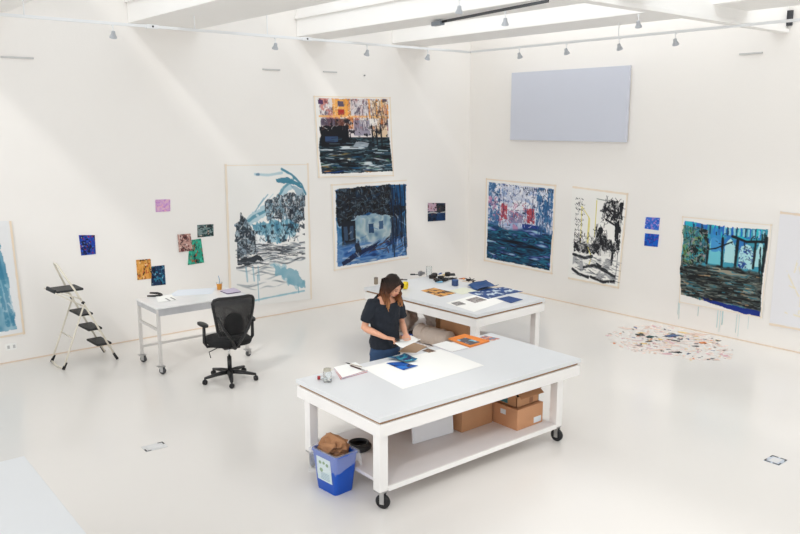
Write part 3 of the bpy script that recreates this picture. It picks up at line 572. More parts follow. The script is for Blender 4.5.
# flat sheets lying on a table: corners in order
def flat(name, label, cat, pts, m, th=.002, z=ZT, curl=0.0, group=None, parent=None, sub=6):
    c = sum((Vector((p[0], p[1], 0)) for p in pts), Vector()) / 4; c.z = 0
    mb = MB(); q = [Vector((p[0], p[1], 0)) - c for p in pts]; n = sub; top = []; bot = []
    for j in range(n + 1):
        for i in range(n + 1):
            u, v = i / n, j / n; p = (q[0] * (1 - u) + q[1] * u) * (1 - v) + (q[3] * (1 - u) + q[2] * u) * v
            zz = curl * (abs(u - .5) * 2) ** 2 * (0.4 + .6 * v) + (curl * .3 * math.sin(u * 7 + v * 5) if curl else 0); zz = max(zz, 0)
            top.append((p.x, p.y, zz + th)); bot.append((p.x, p.y, zz))
    N = (n + 1) ** 2; vs = top + bot; fs = []
    for j in range(n):
        for i in range(n):
            a = j * (n + 1) + i; fs.append((a, a + 1, a + n + 2, a + n + 1)); fs.append((N + a, N + a + n + 1, N + a + n + 2, N + a + 1))
    def side(k): return [(k[i], k[i + 1], k[i + 1] + N, k[i] + N) for i in range(len(k) - 1)]
    fs += side([i for i in range(n + 1)]) + side([n + j * (n + 1) for j in range(n + 1)]) + side([n * (n + 1) + n - i for i in range(n + 1)]) + side([(n - j) * (n + 1) for j in range(n + 1)])
    mb.add(vs, fs); o = mb.build(name, m, parent, loc=(c.x, c.y, z), smooth=bool(curl))
    if label: tag(o, label, cat, group)
    return o
def A(ps, z=ZT): return [at(x, y, z) for x, y in ps]
def splotch(name, base, others, scale=9.0, rough=.6):
    """print with patches of several colours"""
    m = bpy.data.materials.new(name); m.use_nodes = True; n = m.node_tree.nodes; l = m.node_tree.links; b = n['Principled BSDF']; b.inputs['Roughness'].default_value = rough
    tc = n.new('ShaderNodeTexCoord'); prev = None
    for i, (col, lo) in enumerate(others):
        no = n.new('ShaderNodeTexNoise'); no.inputs['Scale'].default_value = scale * (1 + .35 * i); no.inputs['Detail'].default_value = 3
        mp = n.new('ShaderNodeMapping'); mp.inputs['Location'].default_value = (i * 3.1, i * 1.7, i); l.new(tc.outputs['Object'], mp.inputs[0]); l.new(mp.outputs[0], no.inputs['Vector'])
        r = n.new('ShaderNodeMapRange'); r.inputs[1].default_value = lo; r.inputs[2].default_value = lo + .03; l.new(no.outputs['Fac'], r.inputs[0])
        mx = n.new('ShaderNodeMix'); mx.data_type = 'RGBA'; l.new(r.outputs[0], mx.inputs[0])
        if prev is None: mx.inputs[6].default_value = (*rgb(*base), 1)
        else: l.new(prev, mx.inputs[6])
        mx.inputs[7].default_value = (*rgb(*col), 1); prev = mx.outputs[2]
    l.new(prev, b.inputs['Base Color']); return m

# ---- on the near worktable
flat('paper_sheet', 'large blank white paper sheet spread on the front worktable', 'paper', A([(362, 368), (402.7, 389), (484, 365.5), (441, 349)]), mat('bright_white_paper', rgb(248, 247, 243), .8, var=.005), th=.001)
flat('painted_scrap', 'wavy teal and navy painted paper piece, upper of two on the white sheet', 'painted paper', A([(387.3, 359.2), (404, 355.2), (417.5, 361), (405.6, 363.8)], ZT + .003), splotch('teal_scrap', (20, 110, 150), [((14, 40, 90), .5), ((70, 170, 180), .56), ((180, 170, 190), .66)], 14), curl=.02, z=ZT + .012)
flat('painted_scrap', 'cobalt blue painted paper piece, lower of two on the white sheet', 'painted paper', A([(386.4, 363.4), (403.7, 370.4), (418, 366), (402, 362.5)], ZT + .003), splotch('cobalt_scrap', (8, 82, 168), [((8, 40, 92), .54), ((24, 116, 204), .6)], 10), curl=.008, z=ZT + .003)
flat('photo_print', 'small brown photo print beside the white sheet on the front table', 'print', A([(422.5, 350.7), (429, 352.8), (436, 351.3), (428, 348.5)]), splotch('brown_print', (140, 110, 86), [((80, 60, 50), .52)], 20), z=ZT + .001)
# brochure and orange book
def book(name, label, cat, ps, th, cover, page, z=ZT, extra=None):
    q = A(ps, z + th); c = sum(q, Vector()) / 4; r = thing(name, label, cat, (c.x, c.y, z))
    P = [(p.x - c.x, p.y - c.y) for p in q]; Q = [(x * .97, y * .97) for x, y in P]
    MB().prism(Q, .0015, th - .0015).build('pages', page, r)
    MB().prism(P, 0, .0015).prism(P, th - .0015, th).build('cover', cover, r)
    if extra:
        nm, mm, (u0, v0, u1, v1) = extra
        f = lambda u, v: tuple(((P[0][k] * (1 - u) + P[1][k] * u) * (1 - v) + (P[3][k] * (1 - u) + P[2][k] * u) * v) for k in (0, 1))
        MB().prism([f(u0, v0), f(u1, v0), f(u1, v1), f(u0, v1)], th, th + .0006).build(nm, mm, r)
    return r
book('brochure', 'white booklet with a thin purple edge left of the orange book', 'booklet', [(432, 344.7), (451.7, 351.8), (469, 347.4), (446.5, 341)], .006, paper, cm('purple_edge', 190, 130, 190))
book('orange_book', 'orange art book with a dark picture on its cover, front table', 'book', [(448, 338.3), (469.7, 346.5), (490, 340.4), (464.5, 333.8)], .014, cm('orange_cover', 236, 132, 34, var=.03), cm('orange_page_edge', 238, 170, 100), extra=('cover_picture', splotch('cover_art', (86, 80, 86), [((120, 190, 215), .55), ((220, 220, 225), .62)], 9), (.3, .12, .92, .62)))
flat('photo_print', 'reddish print lying flat just right of the orange book', 'print', A([(480, 337.3), (492, 341), (500, 338.8), (485, 335.6)]), splotch('red_print', (196, 110, 90), [((120, 130, 150), .5), ((230, 190, 170), .58)], 14))
# jar, red capped bottle
p = at(327.5, 381.5, ZT); j = thing('glass_jar', 'clear empty glass jar with a metal screw rim near the left table end', 'jar', p)
MB().lathe([(.036, 0), (.040, .005), (.040, .085), (.034, .10), (.034, .125), (.0315, .125), (.0315, .1), (.0375, .084), (.0375, .008), (.001, .008)], n=28).build('jar_body', glass, j, smooth='auto')
MB().lathe([(.0345, .103), (.037, .104), (.037, .122), (.0345, .123)], n=28).build('screw_rim', mat('pale_metal', rgb(200, 196, 180), .4, .6), j, smooth='auto')
p = at(320.5, 379.5, ZT); j = thing('small_bottle', 'small clear bottle lying beside the glass jar, with a red cap', 'bottle', (p.x, p.y, ZT + .018), R(-40))
MB().tube([(0, 0, 0), (.05, 0, 0), (.06, 0, 0), (.065, 0, 0)], [.018, .018, .012, .01], 16).build('bottle_body', glass, j, smooth='auto')
MB().tube([(-.028, 0, 0), (-.026, 0, 0), (-.001, 0, 0), (0, 0, 0)], [.016, .0175, .0175, .016], 16).build('cap', cm('red_cap', 150, 22, 26, .4), j, smooth='auto')
# stack of papers with a red edge
q = A([(334, 369), (341.5, 379.5), (367.5, 372), (356, 364)], ZT)
base = None
cc = sum(q, Vector()) / 4; st = thing('paper_stack', 'stack of loose white papers with a red edge on the front table', 'papers', (cc.x, cc.y, ZT))
for k in range(6):
    a = (k * 37 % 11 - 5) * .006; P = [((p.x - cc.x) * math.cos(a) - (p.y - cc.y) * math.sin(a), (p.x - cc.x) * math.sin(a) + (p.y - cc.y) * math.cos(a)) for p in q]
    MB().prism(P, k * .0035, k * .0035 + .0028).build('sheet', [cm('red_sheet', 200, 60, 66), paper, cm('lilac_sheet', 190, 190, 214), paper, cm('red_sheet', 200, 60, 66), paper][k], st)
def stick(name, label, cat, p0, p1, z, r, m, tip=None, tipm=None, group=None):
    a, b = at(*p0, z), at(*p1, z); d = b - a; L = d.length; t = thing(name, label, cat, (a.x, a.y, z), math.atan2(d.y, d.x), group)
    MB().tube([(0, 0, r), (L * .08, 0, r), (L * .6, 0, r), (L * .72, 0, r)], [r * .6, r, r, r * .8], 8).build('handle', m, t, smooth=True)
    MB().tube([(L * .72, 0, r), (L * .86, 0, r), (L, 0, r)], [r * .8, r * .9, r * .35], 8).build(tip or 'bristles', tipm or black_pl, t, smooth=True)
    return t
stick('marker_pen', 'dark marker pen with a silver end lying on the paper stack', 'pen', (350, 366), (366, 371.5), ZT + .022, .007, cm('maroon_barrel', 70, 36, 34), 'pen_tip', steel)
stick('paintbrush', 'short brush with dark head beside the paper stack', 'paintbrush', (362, 367.3), (345.5, 363.2), ZT + .022, .006, cm('pale_handle', 200, 190, 180))

# ---- on the shelf of the near worktable
ZS = .201
def carton(name, label, x0, y0, x1, y1, z, h, m, open_=False, rz=0.0):
    cx, cy = (x0 + x1) / 2, (y0 + y1) / 2; W, D = x1 - x0, y1 - y0; t = thing(name, label, 'cardboard box', (cx, cy, z), rz)
    if not open_:
        MB().box((0, 0, h / 2), (W, D, h), bev=.003).build('box_body', m, t)
        MB().box((0, 0, h + .0005), (W, .05, .001)).build('packing_tape', cm('buff_tape', 204, 168, 128), t)
    else:
        b = MB(); w = .006
        b.box((0, 0, w / 2), (W, D, w)); b.box((0, -D / 2 + w / 2, h / 2), (W, w, h)); b.box((0, D / 2 - w / 2, h / 2), (W, w, h))
        b.box((-W / 2 + w / 2, 0, h / 2), (w, D, h)); b.box((W / 2 - w / 2, 0, h / 2), (w, D, h)); b.build('box_body', m, t)
        for (x, y, sx, sy, rx, ry) in ((0, -D / 2 - .03, W, .09, R(-35), 0), (W / 2 + .045, 0, .11, D, 0, R(-30)), (-W / 2 - .02, 0, .1, D, 0, R(55))):
            MB().box((x, y, h + (.025 if rx else .03)), (sx, sy, .005), rx=-rx if rx else 0, ry=ry).build('flap', m, t)
    return t
a = at(461.7, 432.8, ZS); b1 = at(488.6, 423.4, ZS)
carton('cardboard_box', 'tall plain cardboard box on the table shelf, between the white board and the stacked boxes', a.x, a.y, a.x + .43, a.y + .30, ZS, .30, kraft)
n0 = at(517, 431, ZS); n1 = at(543.6, 421.8, ZS)
bx = carton('cardboard_box', 'wide brown cardboard box under the open carton at the right end of the shelf', n0.x, n0.y, n0.x + .385, n0.y + .38, ZS, .215, mat('warm_cardboard', rgb(196, 144, 106), .8, var=.05))
MB().box((.11, -.191, .05), (.11, .002, .06)).build('shipping_label', cm('label_white', 220, 226, 230), bx); MB().box((-.1935, .0, .15), (.002, .07, .05)).build('side_label', cm('label_white', 220, 226, 230), bx)
ob = carton('open_carton', 'open cardboard carton with flaps up, stacked on the wide brown box', n0.x + .03, n0.y + .04, n0.x + .36, n0.y + .34, ZS + .2175, .11, kraft, True)
MB().box((-.1665, .02, .05), (.002, .1, .06)).build('teal_label', cm('teal_label', 50, 120, 130), ob)
MB().box((.05, -.1515, .05), (.05, .002, .07)).build('printed_mark', cm('brown_print_mark', 150, 104, 74), ob)
for k, (nm, mm, x, y, rr) in enumerate((('black', black_pl, -.05, .02, .3), ('white', paper, .05, .05, -.2))):
    q = MB().box((0, 0, .0), (.22, .16, .02), ry=-R(25 + 8 * k), rz=rr, bev=.004).build('folder', mm, None, loc=(n0.x + .215 + x, n0.y + .16 + y, ZS + .2175 + .125)); tag(q, '%s folder sticking out of the open carton' % nm, 'folder')
q0 = at(413.7, 444.5, ZS); q1 = at(453.5, 432.8, ZS); d = (q1 - q0); L = d.length
o = MB().box((L / 2, .03, .21), (L, .025, .42), rx=R(-5), bev=.002).build('white_board', mat('white_panel', rgb(230, 233, 238), .5, var=.01), None, loc=(q0.x, q0.y, ZS + .002), rz=math.atan2(d.y, d.x))
tag(o, 'white panel standing upright on the shelf left of the cardboard boxes', 'board')
# brown board at the back left of the shelf
o = MB().box((0, 0, .14), (.34, .26, .28), bev=.004).build('brown_board', mat('brown_fibreboard', rgb(150, 112, 86), .8, var=.08), None, loc=(4.70, 5.80, ZS)); o.name = 'brown_carton'; tag(o, 'brown carton behind the white panel on the front table shelf', 'cardboard box')
# black coiled cable
p = at(354.5, 441, ZS); o = MB()
for k in range(5): o.torus((0.004 * (k % 3), .003 * ((k * 2) % 3), .012 + k * .012), .095 + .006 * ((k * 3) % 4 - 1), .012, 32, 8)
o = o.build('cable_coil', black_pl, None, smooth=True, loc=(4.10, 5.52, ZS)); tag(o, 'black coiled cable on the shelf beside the blue bin', 'cable')

# ---- blue bin
bin_ = thing('recycling_bin', 'blue recycling bin with a plastic liner at the left end of the front table', 'bin', (3.705, 5.35, 0), R(4))
def rrect(w, d, z, r=.03, n=5):
    pts = []
    for cx, cy, a0 in ((w / 2 - r, d / 2 - r, 0), (-w / 2 + r, d / 2 - r, 90), (-w / 2 + r, -d / 2 + r, 180), (w / 2 - r, -d / 2 + r, 270)):
        for k in range(n): a = R(a0 + 90 * k / (n - 1)); pts.append(Vector((cx + r * math.cos(a), cy + r * math.sin(a), z)))
    return pts
MB().rings([rrect(.20, .26, 0), rrect(.205, .27, .02), rrect(.25, .34, .35), rrect(.262, .352, .352), rrect(.262, .352, .37), rrect(.246, .336, .37), rrect(.24, .33, .34), rrect(.19, .25, .02)]).build('bin_body', blue_pl, bin_, smooth='auto')
lb = MB()
def onface(u, z): return Vector((-(.1025 + (.0225 * z / .33)) - .003, u, z))
lb.add([onface(.10, .10), onface(-.10, .10), onface(-.09, .32), onface(.10, .32), onface(.10, .10) + Vector((.002, 0, 0)), onface(-.10, .10) + Vector((.002, 0, 0)), onface(-.09, .32) + Vector((.002, 0, 0)), onface(.10, .32) + Vector((.002, 0, 0))], [(0, 1, 2, 3), (4, 5, 6, 7), (0, 1, 5, 4), (1, 2, 6, 5), (2, 3, 7, 6), (3, 0, 4, 7)])
lab = lb.build('paper_label', cm('pale_label', 214, 230, 232), bin_)
g_ = MB()
for u, z, s_ in ((.05, .27, .02), (0.0, .275, .018), (-.045, .265, .02), (.04, .2, .024)): MB().ell((onface(u, z).x - .001, u, z), (.0015, s_, s_ * .8), n=10, m=6).build('picture_mark', cm('label_green', 110, 150, 90), lab)
g_ = MB()
for k in range(5): g_.box((onface(0, .12 + .012 * k).x - .0008, -.01, .12 + .014 * k), (.001, .12, .004))
g_.build('text_lines', cm('label_blue_grey', 130, 160, 180), lab)
# liner: thin crumpled film folded over the rim
film = bpy.data.materials.new('clear_film'); film.use_nodes = True; bb = film.node_tree.nodes['Principled BSDF']; bb.inputs['Base Color'].default_value = (.92, .95, 1, 1); bb.inputs['Roughness'].default_value = .25; bb.inputs['Alpha'].default_value = .2
rs = []; rnd = random.Random(9)
prof = [(.93, .30), (.96, .375), (1.02, .388), (1.09, .36), (1.13, .31), (1.15, .26), (1.14, .21), (1.13, .17)]
for j, (k, z) in enumerate(prof):
    ring = rrect(.255 * k, .345 * k, z, .03, 15); out = []
    for i, v in enumerate(ring):
        n_ = mn.noise(Vector((v.x * 22, v.y * 22, j * .5))); n2_ = mn.noise(Vector((v.x * 45, v.y * 45, j * .3))); nz = mn.noise(Vector((v.x * 7 + 5, v.y * 7, 1.3)))
        hang = max(0, j - 2) / 5; f = 1 + (.13 * n_ + .07 * n2_) * (1 if j > 1 else .2)
        out.append(Vector((v.x * f, v.y * f, .385 - (.385 - z) * (1 + 1.3 * nz + .5 * n2_) * (.62 if (v.y < 0) else .85) + .015 * n_ if hang else z)))
    rs.append(out)
MB().rings(rs, cap=False).build('plastic_liner', film, bin_, smooth=True)
def crumple(name, label, cat, loc, r, m, seed=1, amp=.35, sub=4, rz=0.0, kind=None, floor_=True, freq=1.9):
    bm = bmesh.new(); bmesh.ops.create_icosphere(bm, subdivisions=sub, radius=1)
    for v in bm.verts:
        p = v.co.copy(); n1 = mn.noise(p * freq + Vector((seed * 3.1, 0, 0))); n2 = abs(mn.noise(p * freq * 2.3 + Vector((0, seed * 2.7, 0)))); n3 = abs(mn.noise(p * freq * 5 + Vector((seed, 1, 0))))
        f = 1 + amp * n1 + amp * .9 * n2 - amp * .35 * n3; v.co = Vector((p.x * r[0] * f, p.y * r[1] * f, p.z * r[2] * f))
        if floor_: v.co.z = max(v.co.z, -r[2] * .75)
    zmin = min(v.co.z for v in bm.verts)
    for v in bm.verts: v.co.z -= zmin
    me = bpy.data.meshes.new(name); bm.to_mesh(me); bm.free(); me.materials.append(m)
    for p in me.polygons: p.use_smooth = True
    o = bpy.data.objects.new(name, me); C.objects.link(o); o.location = loc; o.rotation_euler.z = rz
    if label: tag(o, label, cat, kind=kind)
    return o
o = crumple('paper_bag', 'crumpled brown paper bag sticking out of the blue bin', 'paper bag', (3.70, 5.36, .25), (.085, .12, .095), kraft_d, 21, .75, 3, .3, floor_=False, freq=2.4)
for p in o.data.polygons: p.use_smooth = False
for p in range(0, 1): o.data.update()

# ---- on the far worktable
def FA(ps): return A(ps, ZT)
flat('paper_sheet', 'wide blank white paper sheet under the grey prints on the back worktable', 'paper', FA([(446, 303), (474, 312), (505, 301), (478, 294)]), mat('bright_white_paper', rgb(248, 247, 243), .8), th=.001)
flat('art_print', 'ochre and brown print lying flat on the back worktable', 'print', FA([(421, 290.6), (440.5, 297), (456, 293.2), (434, 287.8)]), splotch('ochre_print', (220, 158, 76), [((90, 54, 24), .5), ((60, 36, 20), .56)], 9))
flat('art_print', 'dark navy print with a raised curled corner, farthest of the blue prints', 'print', FA([(467.5, 286.8), (478, 291.5), (499, 287.3), (486, 282.5)]), cm('navy_print', 14, 70, 128, var=.2, scale=8), curl=.05, z=ZT + .003)
for ps, lab in (([(468, 292.8), (488, 299), (506, 294.6), (485, 289.6)], 'navy and white patterned print, left of the patterned pair'), ([(485, 289.4), (506, 294.5), (523, 291.6), (503, 287.2)], 'navy and white patterned print, right of the patterned pair')):
    flat('art_print', lab, 'print', FA(ps), splotch('cyanotype ' + lab[-18:], (14, 62, 126), [((206, 220, 230), .53), ((30, 84, 150), .6)], 8), z=ZT + .001)
flat('art_print', 'small plain navy print at the right front corner of the back worktable', 'print', FA([(497, 299), (511, 303.4), (523, 299.8), (508.8, 296.4)]), cm('navy_print_b', 12, 64, 128, var=.25, scale=10), z=ZT + .003)
flat('art_print', 'grey brown mottled print beside the patterned navy prints', 'print', FA([(465.5, 300), (475, 303.2), (487, 300.2), (476.5, 297)]), splotch('grey_print', (170, 162, 158), [((120, 112, 110), .5)], 16), z=ZT + .003)
flat('art_print', 'small grey print nearest the person on the back worktable', 'print', FA([(451, 303.2), (456.5, 306), (466, 304.3), (459, 301.6)]), splotch('grey_print_b', (160, 156, 152), [((116, 112, 112), .5)], 16), z=ZT + .003)
flat('paper_sheet', 'pale green tinted paper between the tools and the blue prints', 'paper', FA([(448, 291), (462, 294.5), (478, 291), (464, 287.5)]), cm('pale_green_paper', 226, 228, 208, var=.04), z=ZT)
def tin(name, label, px, py, r, h, m, lidm=None, cat='pot', z=ZT, group=None):
    p = at(px, py, z); t = thing(name, label, cat, p, 0, group)
    MB().lathe([(r * .9, 0), (r, .004), (r, h * .8), (r * .94, h * .85), (r * .94, h)], n=20).build('body', m, t, smooth='auto')
    MB().lathe([(r * .97, h * .86), (r * 1.02, h * .87), (r * 1.02, h), (r * .9, h + .004)], n=20).build('lid', lidm or m, t, smooth='auto'); return t
tin('paint_pot', 'navy blue paint pot in front of the tool cluster, back worktable', 455, 285.5, .05, .085, cm('navy_pot', 38, 64, 110), cm('navy_lid', 60, 90, 140))
tin('small_jar', 'small grey-brown bottle near the left end of the back worktable', 376, 284.2, .03, .10, cm('brown_grey_bottle', 140, 126, 108), cm('dull_lid', 120, 110, 100))
tin('small_jar', 'short tan jar beside the grey-brown bottle, back worktable', 383, 284, .028, .055, cm('tan_jar', 186, 168, 130))
p = at(429, 276, ZT); j = thing('glass_jar', 'tall clear glass jar standing behind the tool cluster', 'jar', p)
MB().lathe([(.04, 0), (.045, .006), (.045, .14), (.04, .155), (.0375, .155), (.042, .14), (.042, .01), (.001, .01)], n=24).build('jar_body', glass, j, smooth='auto')
def tape(label, px, py, r, w_, m, rx=0.0, z=ZT, rz=0.0):
    p = at(px, py, z); M = (Matrix.Rotation(rz, 3, 'Z') @ Matrix.Rotation(rx, 3, 'X')); h = w_ / 2 if not rx else r
    o = MB().lathe([(r * .55, -w_ / 2), (r, -w_ / 2), (r, w_ / 2), (r * .55, w_ / 2), (r * .55, -w_ / 2)], (0, 0, h), 24, M).build('tape_roll', m, None, smooth='auto', loc=p)
    return tag(o, label, 'tape')
tape('yellow tape roll standing beside the head of the person', 405.5, 289, .055, .05, cm('yellow_tape', 236, 206, 30), R(90), rz=R(30))
tape('black tape roll in the middle of the tool cluster', 441, 279, .05, .045, black_pl)
tape('black tape roll at the left of the tool cluster', 432.5, 278.3, .055, .05, cm('brown_black_tape', 40, 34, 30))
def tool(label, name, px, py, L, W, H_, m, m2, ang, cat):
    p = at(px, py, ZT); t = thing(name, label, cat, p, ang)
    MB().box((-L * .22, 0, H_ / 2), (L * .5, W, H_), bev=H_ * .3).build('handle', m, t)
    MB().box((L * .25, 0, H_ * .4), (L * .46, W * .8, H_ * .5), bev=.002, top=.8).build('blade', m2, t); return t
gy = cm('dark_grey_tool', 60, 62, 66)
tool('dark scraper lying left of the tall glass jar', 'scraper', 415, 275, .16, .04, .02, gy, gy, R(-40), 'tool')
tool('grey staple gun lying just left of the tall glass jar', 'staple_gun', 421.5, 275.6, .17, .05, .08, cm('grey_metal', 120, 120, 122, .4), cm('grey_metal_b', 150, 150, 150, .4), R(20), 'tool')
tool('black cordless tool lying at the back of the cluster', 'hand_tool', 450, 276.3, .17, .07, .07, black_pl, gy, R(-30), 'tool')
tool('black hand plane in the front of the tool cluster', 'hand_tool', 446.5, 280.5, .22, .06, .05, cm('charcoal', 28, 32, 36), gy, R(20), 'tool')
tool('brown block tool beside the black tape', 'hand_tool', 437, 280.3, .12, .06, .035, cm('dark_brown', 58, 40, 30), gy, R(10), 'tool')
tool('dark flat case lying behind the head of the person', 'flat_case', 403, 280, .14, .06, .015, cm('umber', 86, 70, 64), gy, R(-40), 'case')
tool('black tape dispenser behind the black tape rolls', 'tape_dispenser', 434.5, 276.3, .16, .07, .06, black_pl, gy, R(60), 'tool')
tool('long black clamp lying between the pot and the brushes', 'clamp', 453, 279.2, .16, .04, .03, black_pl, gy, R(-10), 'tool')
tool('yellow handled scraper at the back of the tool cluster', 'scraper', 443, 277.2, .12, .05, .03, cm('yellow_handle', 230, 190, 80), gy, R(30), 'tool')
tool('dark staple remover right of the orange paint tube', 'hand_tool', 469, 280.8, .10, .05, .035, black_pl, gy, R(10), 'tool')
tool('small black pliers nearest the blue prints', 'pliers', 473, 281.8, .12, .035, .02, black_pl, steel, R(50), 'tool')
tool('black square stapler in front of the clamp', 'stapler', 438.5, 282.0, .12, .05, .045, cm('soot', 30, 30, 32), gy, R(-20), 'tool')
def tube_(label, px, py, col, ang, L=.11):
    p = at(px, py, ZT); t = thing('paint_tube', label, 'paint tube', (p.x, p.y, ZT + .014), ang)
    rs = []
    for k, (x, ry_, rz_) in enumerate(((0, .018, .002), (.2, .017, .007), (.6, .015, .012), (.9, .014, .013), (1, .006, .006))): rs.append([Vector((x * L, ry_ * math.cos(2 * PI * i / 12), rz_ * math.sin(2 * PI * i / 12))) for i in range(12)])
    MB().rings(rs).build('body', cm('tube ' + label[:12], *col), t, smooth=True); MB().tube([(L, 0, 0), (L + .018, 0, 0)], .008, 10).build('cap', black_pl, t)
for lab, px, py, col, an in (('blue paint tube behind the black tapes', 438.5, 275.3, (40, 90, 160), .4), ('pale yellow paint tube at the top of the cluster', 442.5, 275.6, (236, 206, 130), -.3), ('orange paint tube lying right of the cluster', 464, 280.5, (226, 150, 60), .9), ('rust red paint tube right of the black cordless tool', 458.5, 279.6, (170, 84, 54), -.6), ('white paint tube near the navy pot', 463, 281.5, (226, 222, 216), .2), ('pale blue paint tube lying in front of the tape', 436.5, 283.3, (120, 180, 210), -.2)): tube_(lab, px, py, col, an)
for k, (a_, b_) in enumerate((((468, 282), (474.5, 279)), ((465.5, 279.8), (476, 281)), ((469.5, 277.8), (473, 283)))):
    stick('paintbrush', ('dark brush pointing to the wall at the right of the tools', 'dark brush pointing to the blue prints at the right of the tools', 'short dark brush crossing the two others at the right of the tools')[k], 'paintbrush', a_, b_, ZT + .004 * k * 2, .007, gy)

# ---- under the far worktable: wrapped bundles on the shelf
ZF = .201
def fl(u, v, z=ZF):   # local position on the far table
    a = R(2.5); return Vector((6.81 + u * math.cos(a) - v * math.sin(a), 6.68 + u * math.sin(a) + v * math.cos(a), z))
crumple('paper_bundle', 'big crumpled heap of greige wrapping paper on the back table shelf, next to the person', 'wrapping paper', fl(.42, 1.90), (.27, .19, .28), greige, 3, .3, 5)
crumple('paper_bundle', 'upright crumple of greige paper behind the large heap on the back table shelf', 'wrapping paper', fl(.98, 1.62), (.20, .2, .30), greige, 8, .28, 5)
crumple('paper_bundle', 'dark brown crumpled kraft paper in the middle of the back table shelf', 'kraft paper', fl(.72, 1.22), (.14, .13, .29), mat('dark_kraft', rgb(128, 92, 58), .85, var=.2, scale=9, bump=.5, bscale=16), 5, .35, 5)
def roll(label, p0, p1, r, m, wob=.06, seed=0):
    a = Vector(p0); b = Vector(p1); c_ = (a + b) / 2; n = 26; pts = []; rr = []
    mb = MB(); pts = [a.lerp(b, i / n) - c_ + Vector((0, 0, .003 * math.sin(i * 1.7))) for i in range(n + 1)]; rr = [r * (1 + wob * mn.noise(Vector((i * .6, seed, 0)))) for i in range(n + 1)]
    mb.tube(pts, rr, 22); mb.tube([pts[0] - (b - a).normalized() * .004, pts[0] + (b - a).normalized() * .02], r * .7, 18)
    o = mb.build('paper_roll', m, None, smooth='auto', loc=c_); tag(o, label, 'paper roll'); return o
roll('thick greige paper roll lying along the near side of the back table shelf', fl(.17, 1.22, ZF + .135), fl(.19, .62, ZF + .135), .12, greige, .28)
carton('long_carton', 'long cardboard carton on the back table shelf behind the greige roll', *(fl(.34, .46)[:2]), *(fl(.60, .98)[:2]), ZF, .36, kraft)
crumple('paper_bundle', 'small greige paper crumple at the near edge of the back table shelf', 'wrapping paper', fl(.20, .34), (.11, .12, .14), greige, 12, .3, 4)
flat('kraft_sheet', 'brown kraft sheet lying flat on the back table shelf', 'kraft paper', [fl(.02, 1.30), fl(.02, 1.64), fl(.52, 1.62), fl(.50, 1.28)], kraft, z=ZF + .001)
p = fl(.20, 1.47, ZF + .004); o = MB().lathe([(.04, 0), (.09, 0), (.09, .03), (.04, .03), (.04, 0)], n=24).build('tape_roll', cm('bright_blue_tape', 24, 84, 196), None, loc=p, smooth='auto'); tag(o, 'blue tape roll on the kraft sheet of the back table shelf', 'tape')
p = fl(.36, 1.53, ZF + .004); o = MB().box((0, 0, .025), (.09, .12, .05), bev=.01).build('black_case', black_pl, None, loc=p, rz=.1); tag(o, 'small black case beside the blue tape roll', 'case')
flat('brown_paper', 'brown paper lying over the far edge of the front table beside the person', 'kraft paper', A([(398.5, 352), (416, 352.8), (427, 346.6), (411, 341.8)]), mat('taupe_paper', rgb(176, 146, 118), .85))

# ------------------------------------------------------------------ steel desk and chair
desk = thing('steel_desk', 'narrow steel desk on casters standing against the left wall', 'desk', (3.80, 9.40, 0), R(-1))
DW, DD, DH = 1.30, .72, .88
MB().box((DW / 2, DD / 2, DH - .01), (DW, DD, .02), bev=.004).build('desk_top', mat('white_grey_top', rgb(226, 226, 226), .3, var=.02), desk)
MB().box((DW / 2, .012, DH - .065), (DW - .06, .012, .09)).box((DW / 2, DD - .012, DH - .065), (DW - .06, .012, .09)).box((.012, DD / 2, DH - .05), (.012, DD - .06, .06)).box((DW - .012, DD / 2, DH - .05), (.012, DD - .06, .06)).build('apron', mat('streaky_galvanised', rgb(196, 197, 200), .35, .35, var=.22, scale=5), desk)
for x in (.03, DW - .03):
    for y in (.03, DD - .03):
        MB().box((x, y, (DH - .02 + .11) / 2), (.04, .04, DH - .02 - .11), bev=.003).build('leg', alu, desk)
        caster(desk, x, y, .045, rz=.6 + x, wheel_mat=cm('grey_rubber', 70, 70, 72), zt=.11)
    MB().box((x, DD / 2, .58), (.03, DD - .1, .03)).build('side_rail', alu, desk)
MB().box((DW / 2, DD - .03, .22), (DW - .1, .03, .03)).build('stretcher', alu, desk)
ZD = DH + .001
def DA(ps): return [at(x, y, ZD) for x, y in ps]
flat('paper_sheet', 'wide pale blue sheet spread over the middle of the steel desk', 'paper', DA([(167, 296.5), (212, 293.8), (216, 287.8), (178, 290)]), cm('pale_blue_paper', 222, 228, 236, var=.02), z=ZD)
flat('paper_sheet', 'white sheet with grey notes near the left end of the steel desk', 'paper', DA([(158, 302.5), (177, 300.2), (171.5, 294.8), (156, 296.8)]), paper, z=ZD + .0025)
mb = MB()
for (x0, y0, x1, y1) in ((165.5, 298.6, 170, 301), (170.5, 297.8, 175.5, 300)):
    p0, p1 = at(x0, y0, ZD), at(x1, y1, ZD); q_ = (p1 - p0) * .5; n_ = Vector((-q_.y, q_.x, 0)).normalized() * .012
    mb.prism([(p0.x - n_.x, p0.y - n_.y), (p1.x - n_.x, p1.y - n_.y), (p1.x + n_.x, p1.y + n_.y), (p0.x + n_.x, p0.y + n_.y)], ZD + .0045, ZD + .0055)
for ob_ in [x for x in bpy.data.objects if x.name.startswith('paper_sheet') and 'grey notes' in x.get('label', '')]:
    m_ = mb.build('ink_notes', cm('grey_ink', 130, 130, 130), None); m_.parent = ob_; m_.location = -Vector(ob_.location)
p = at(155, 296, ZD)
t = thing('stapler', 'black open hinged stapler at the left end of the steel desk', 'stapler', p, R(-38))
MB().tube([(-.09, -.05, .012), (.02, -.045, .012), (.075, -.03, .014), (.09, 0, .016), (.075, .03, .02)], [.010, .014, .016, .017, .014], 10).build('base_arm', black_pl, t, smooth=True)
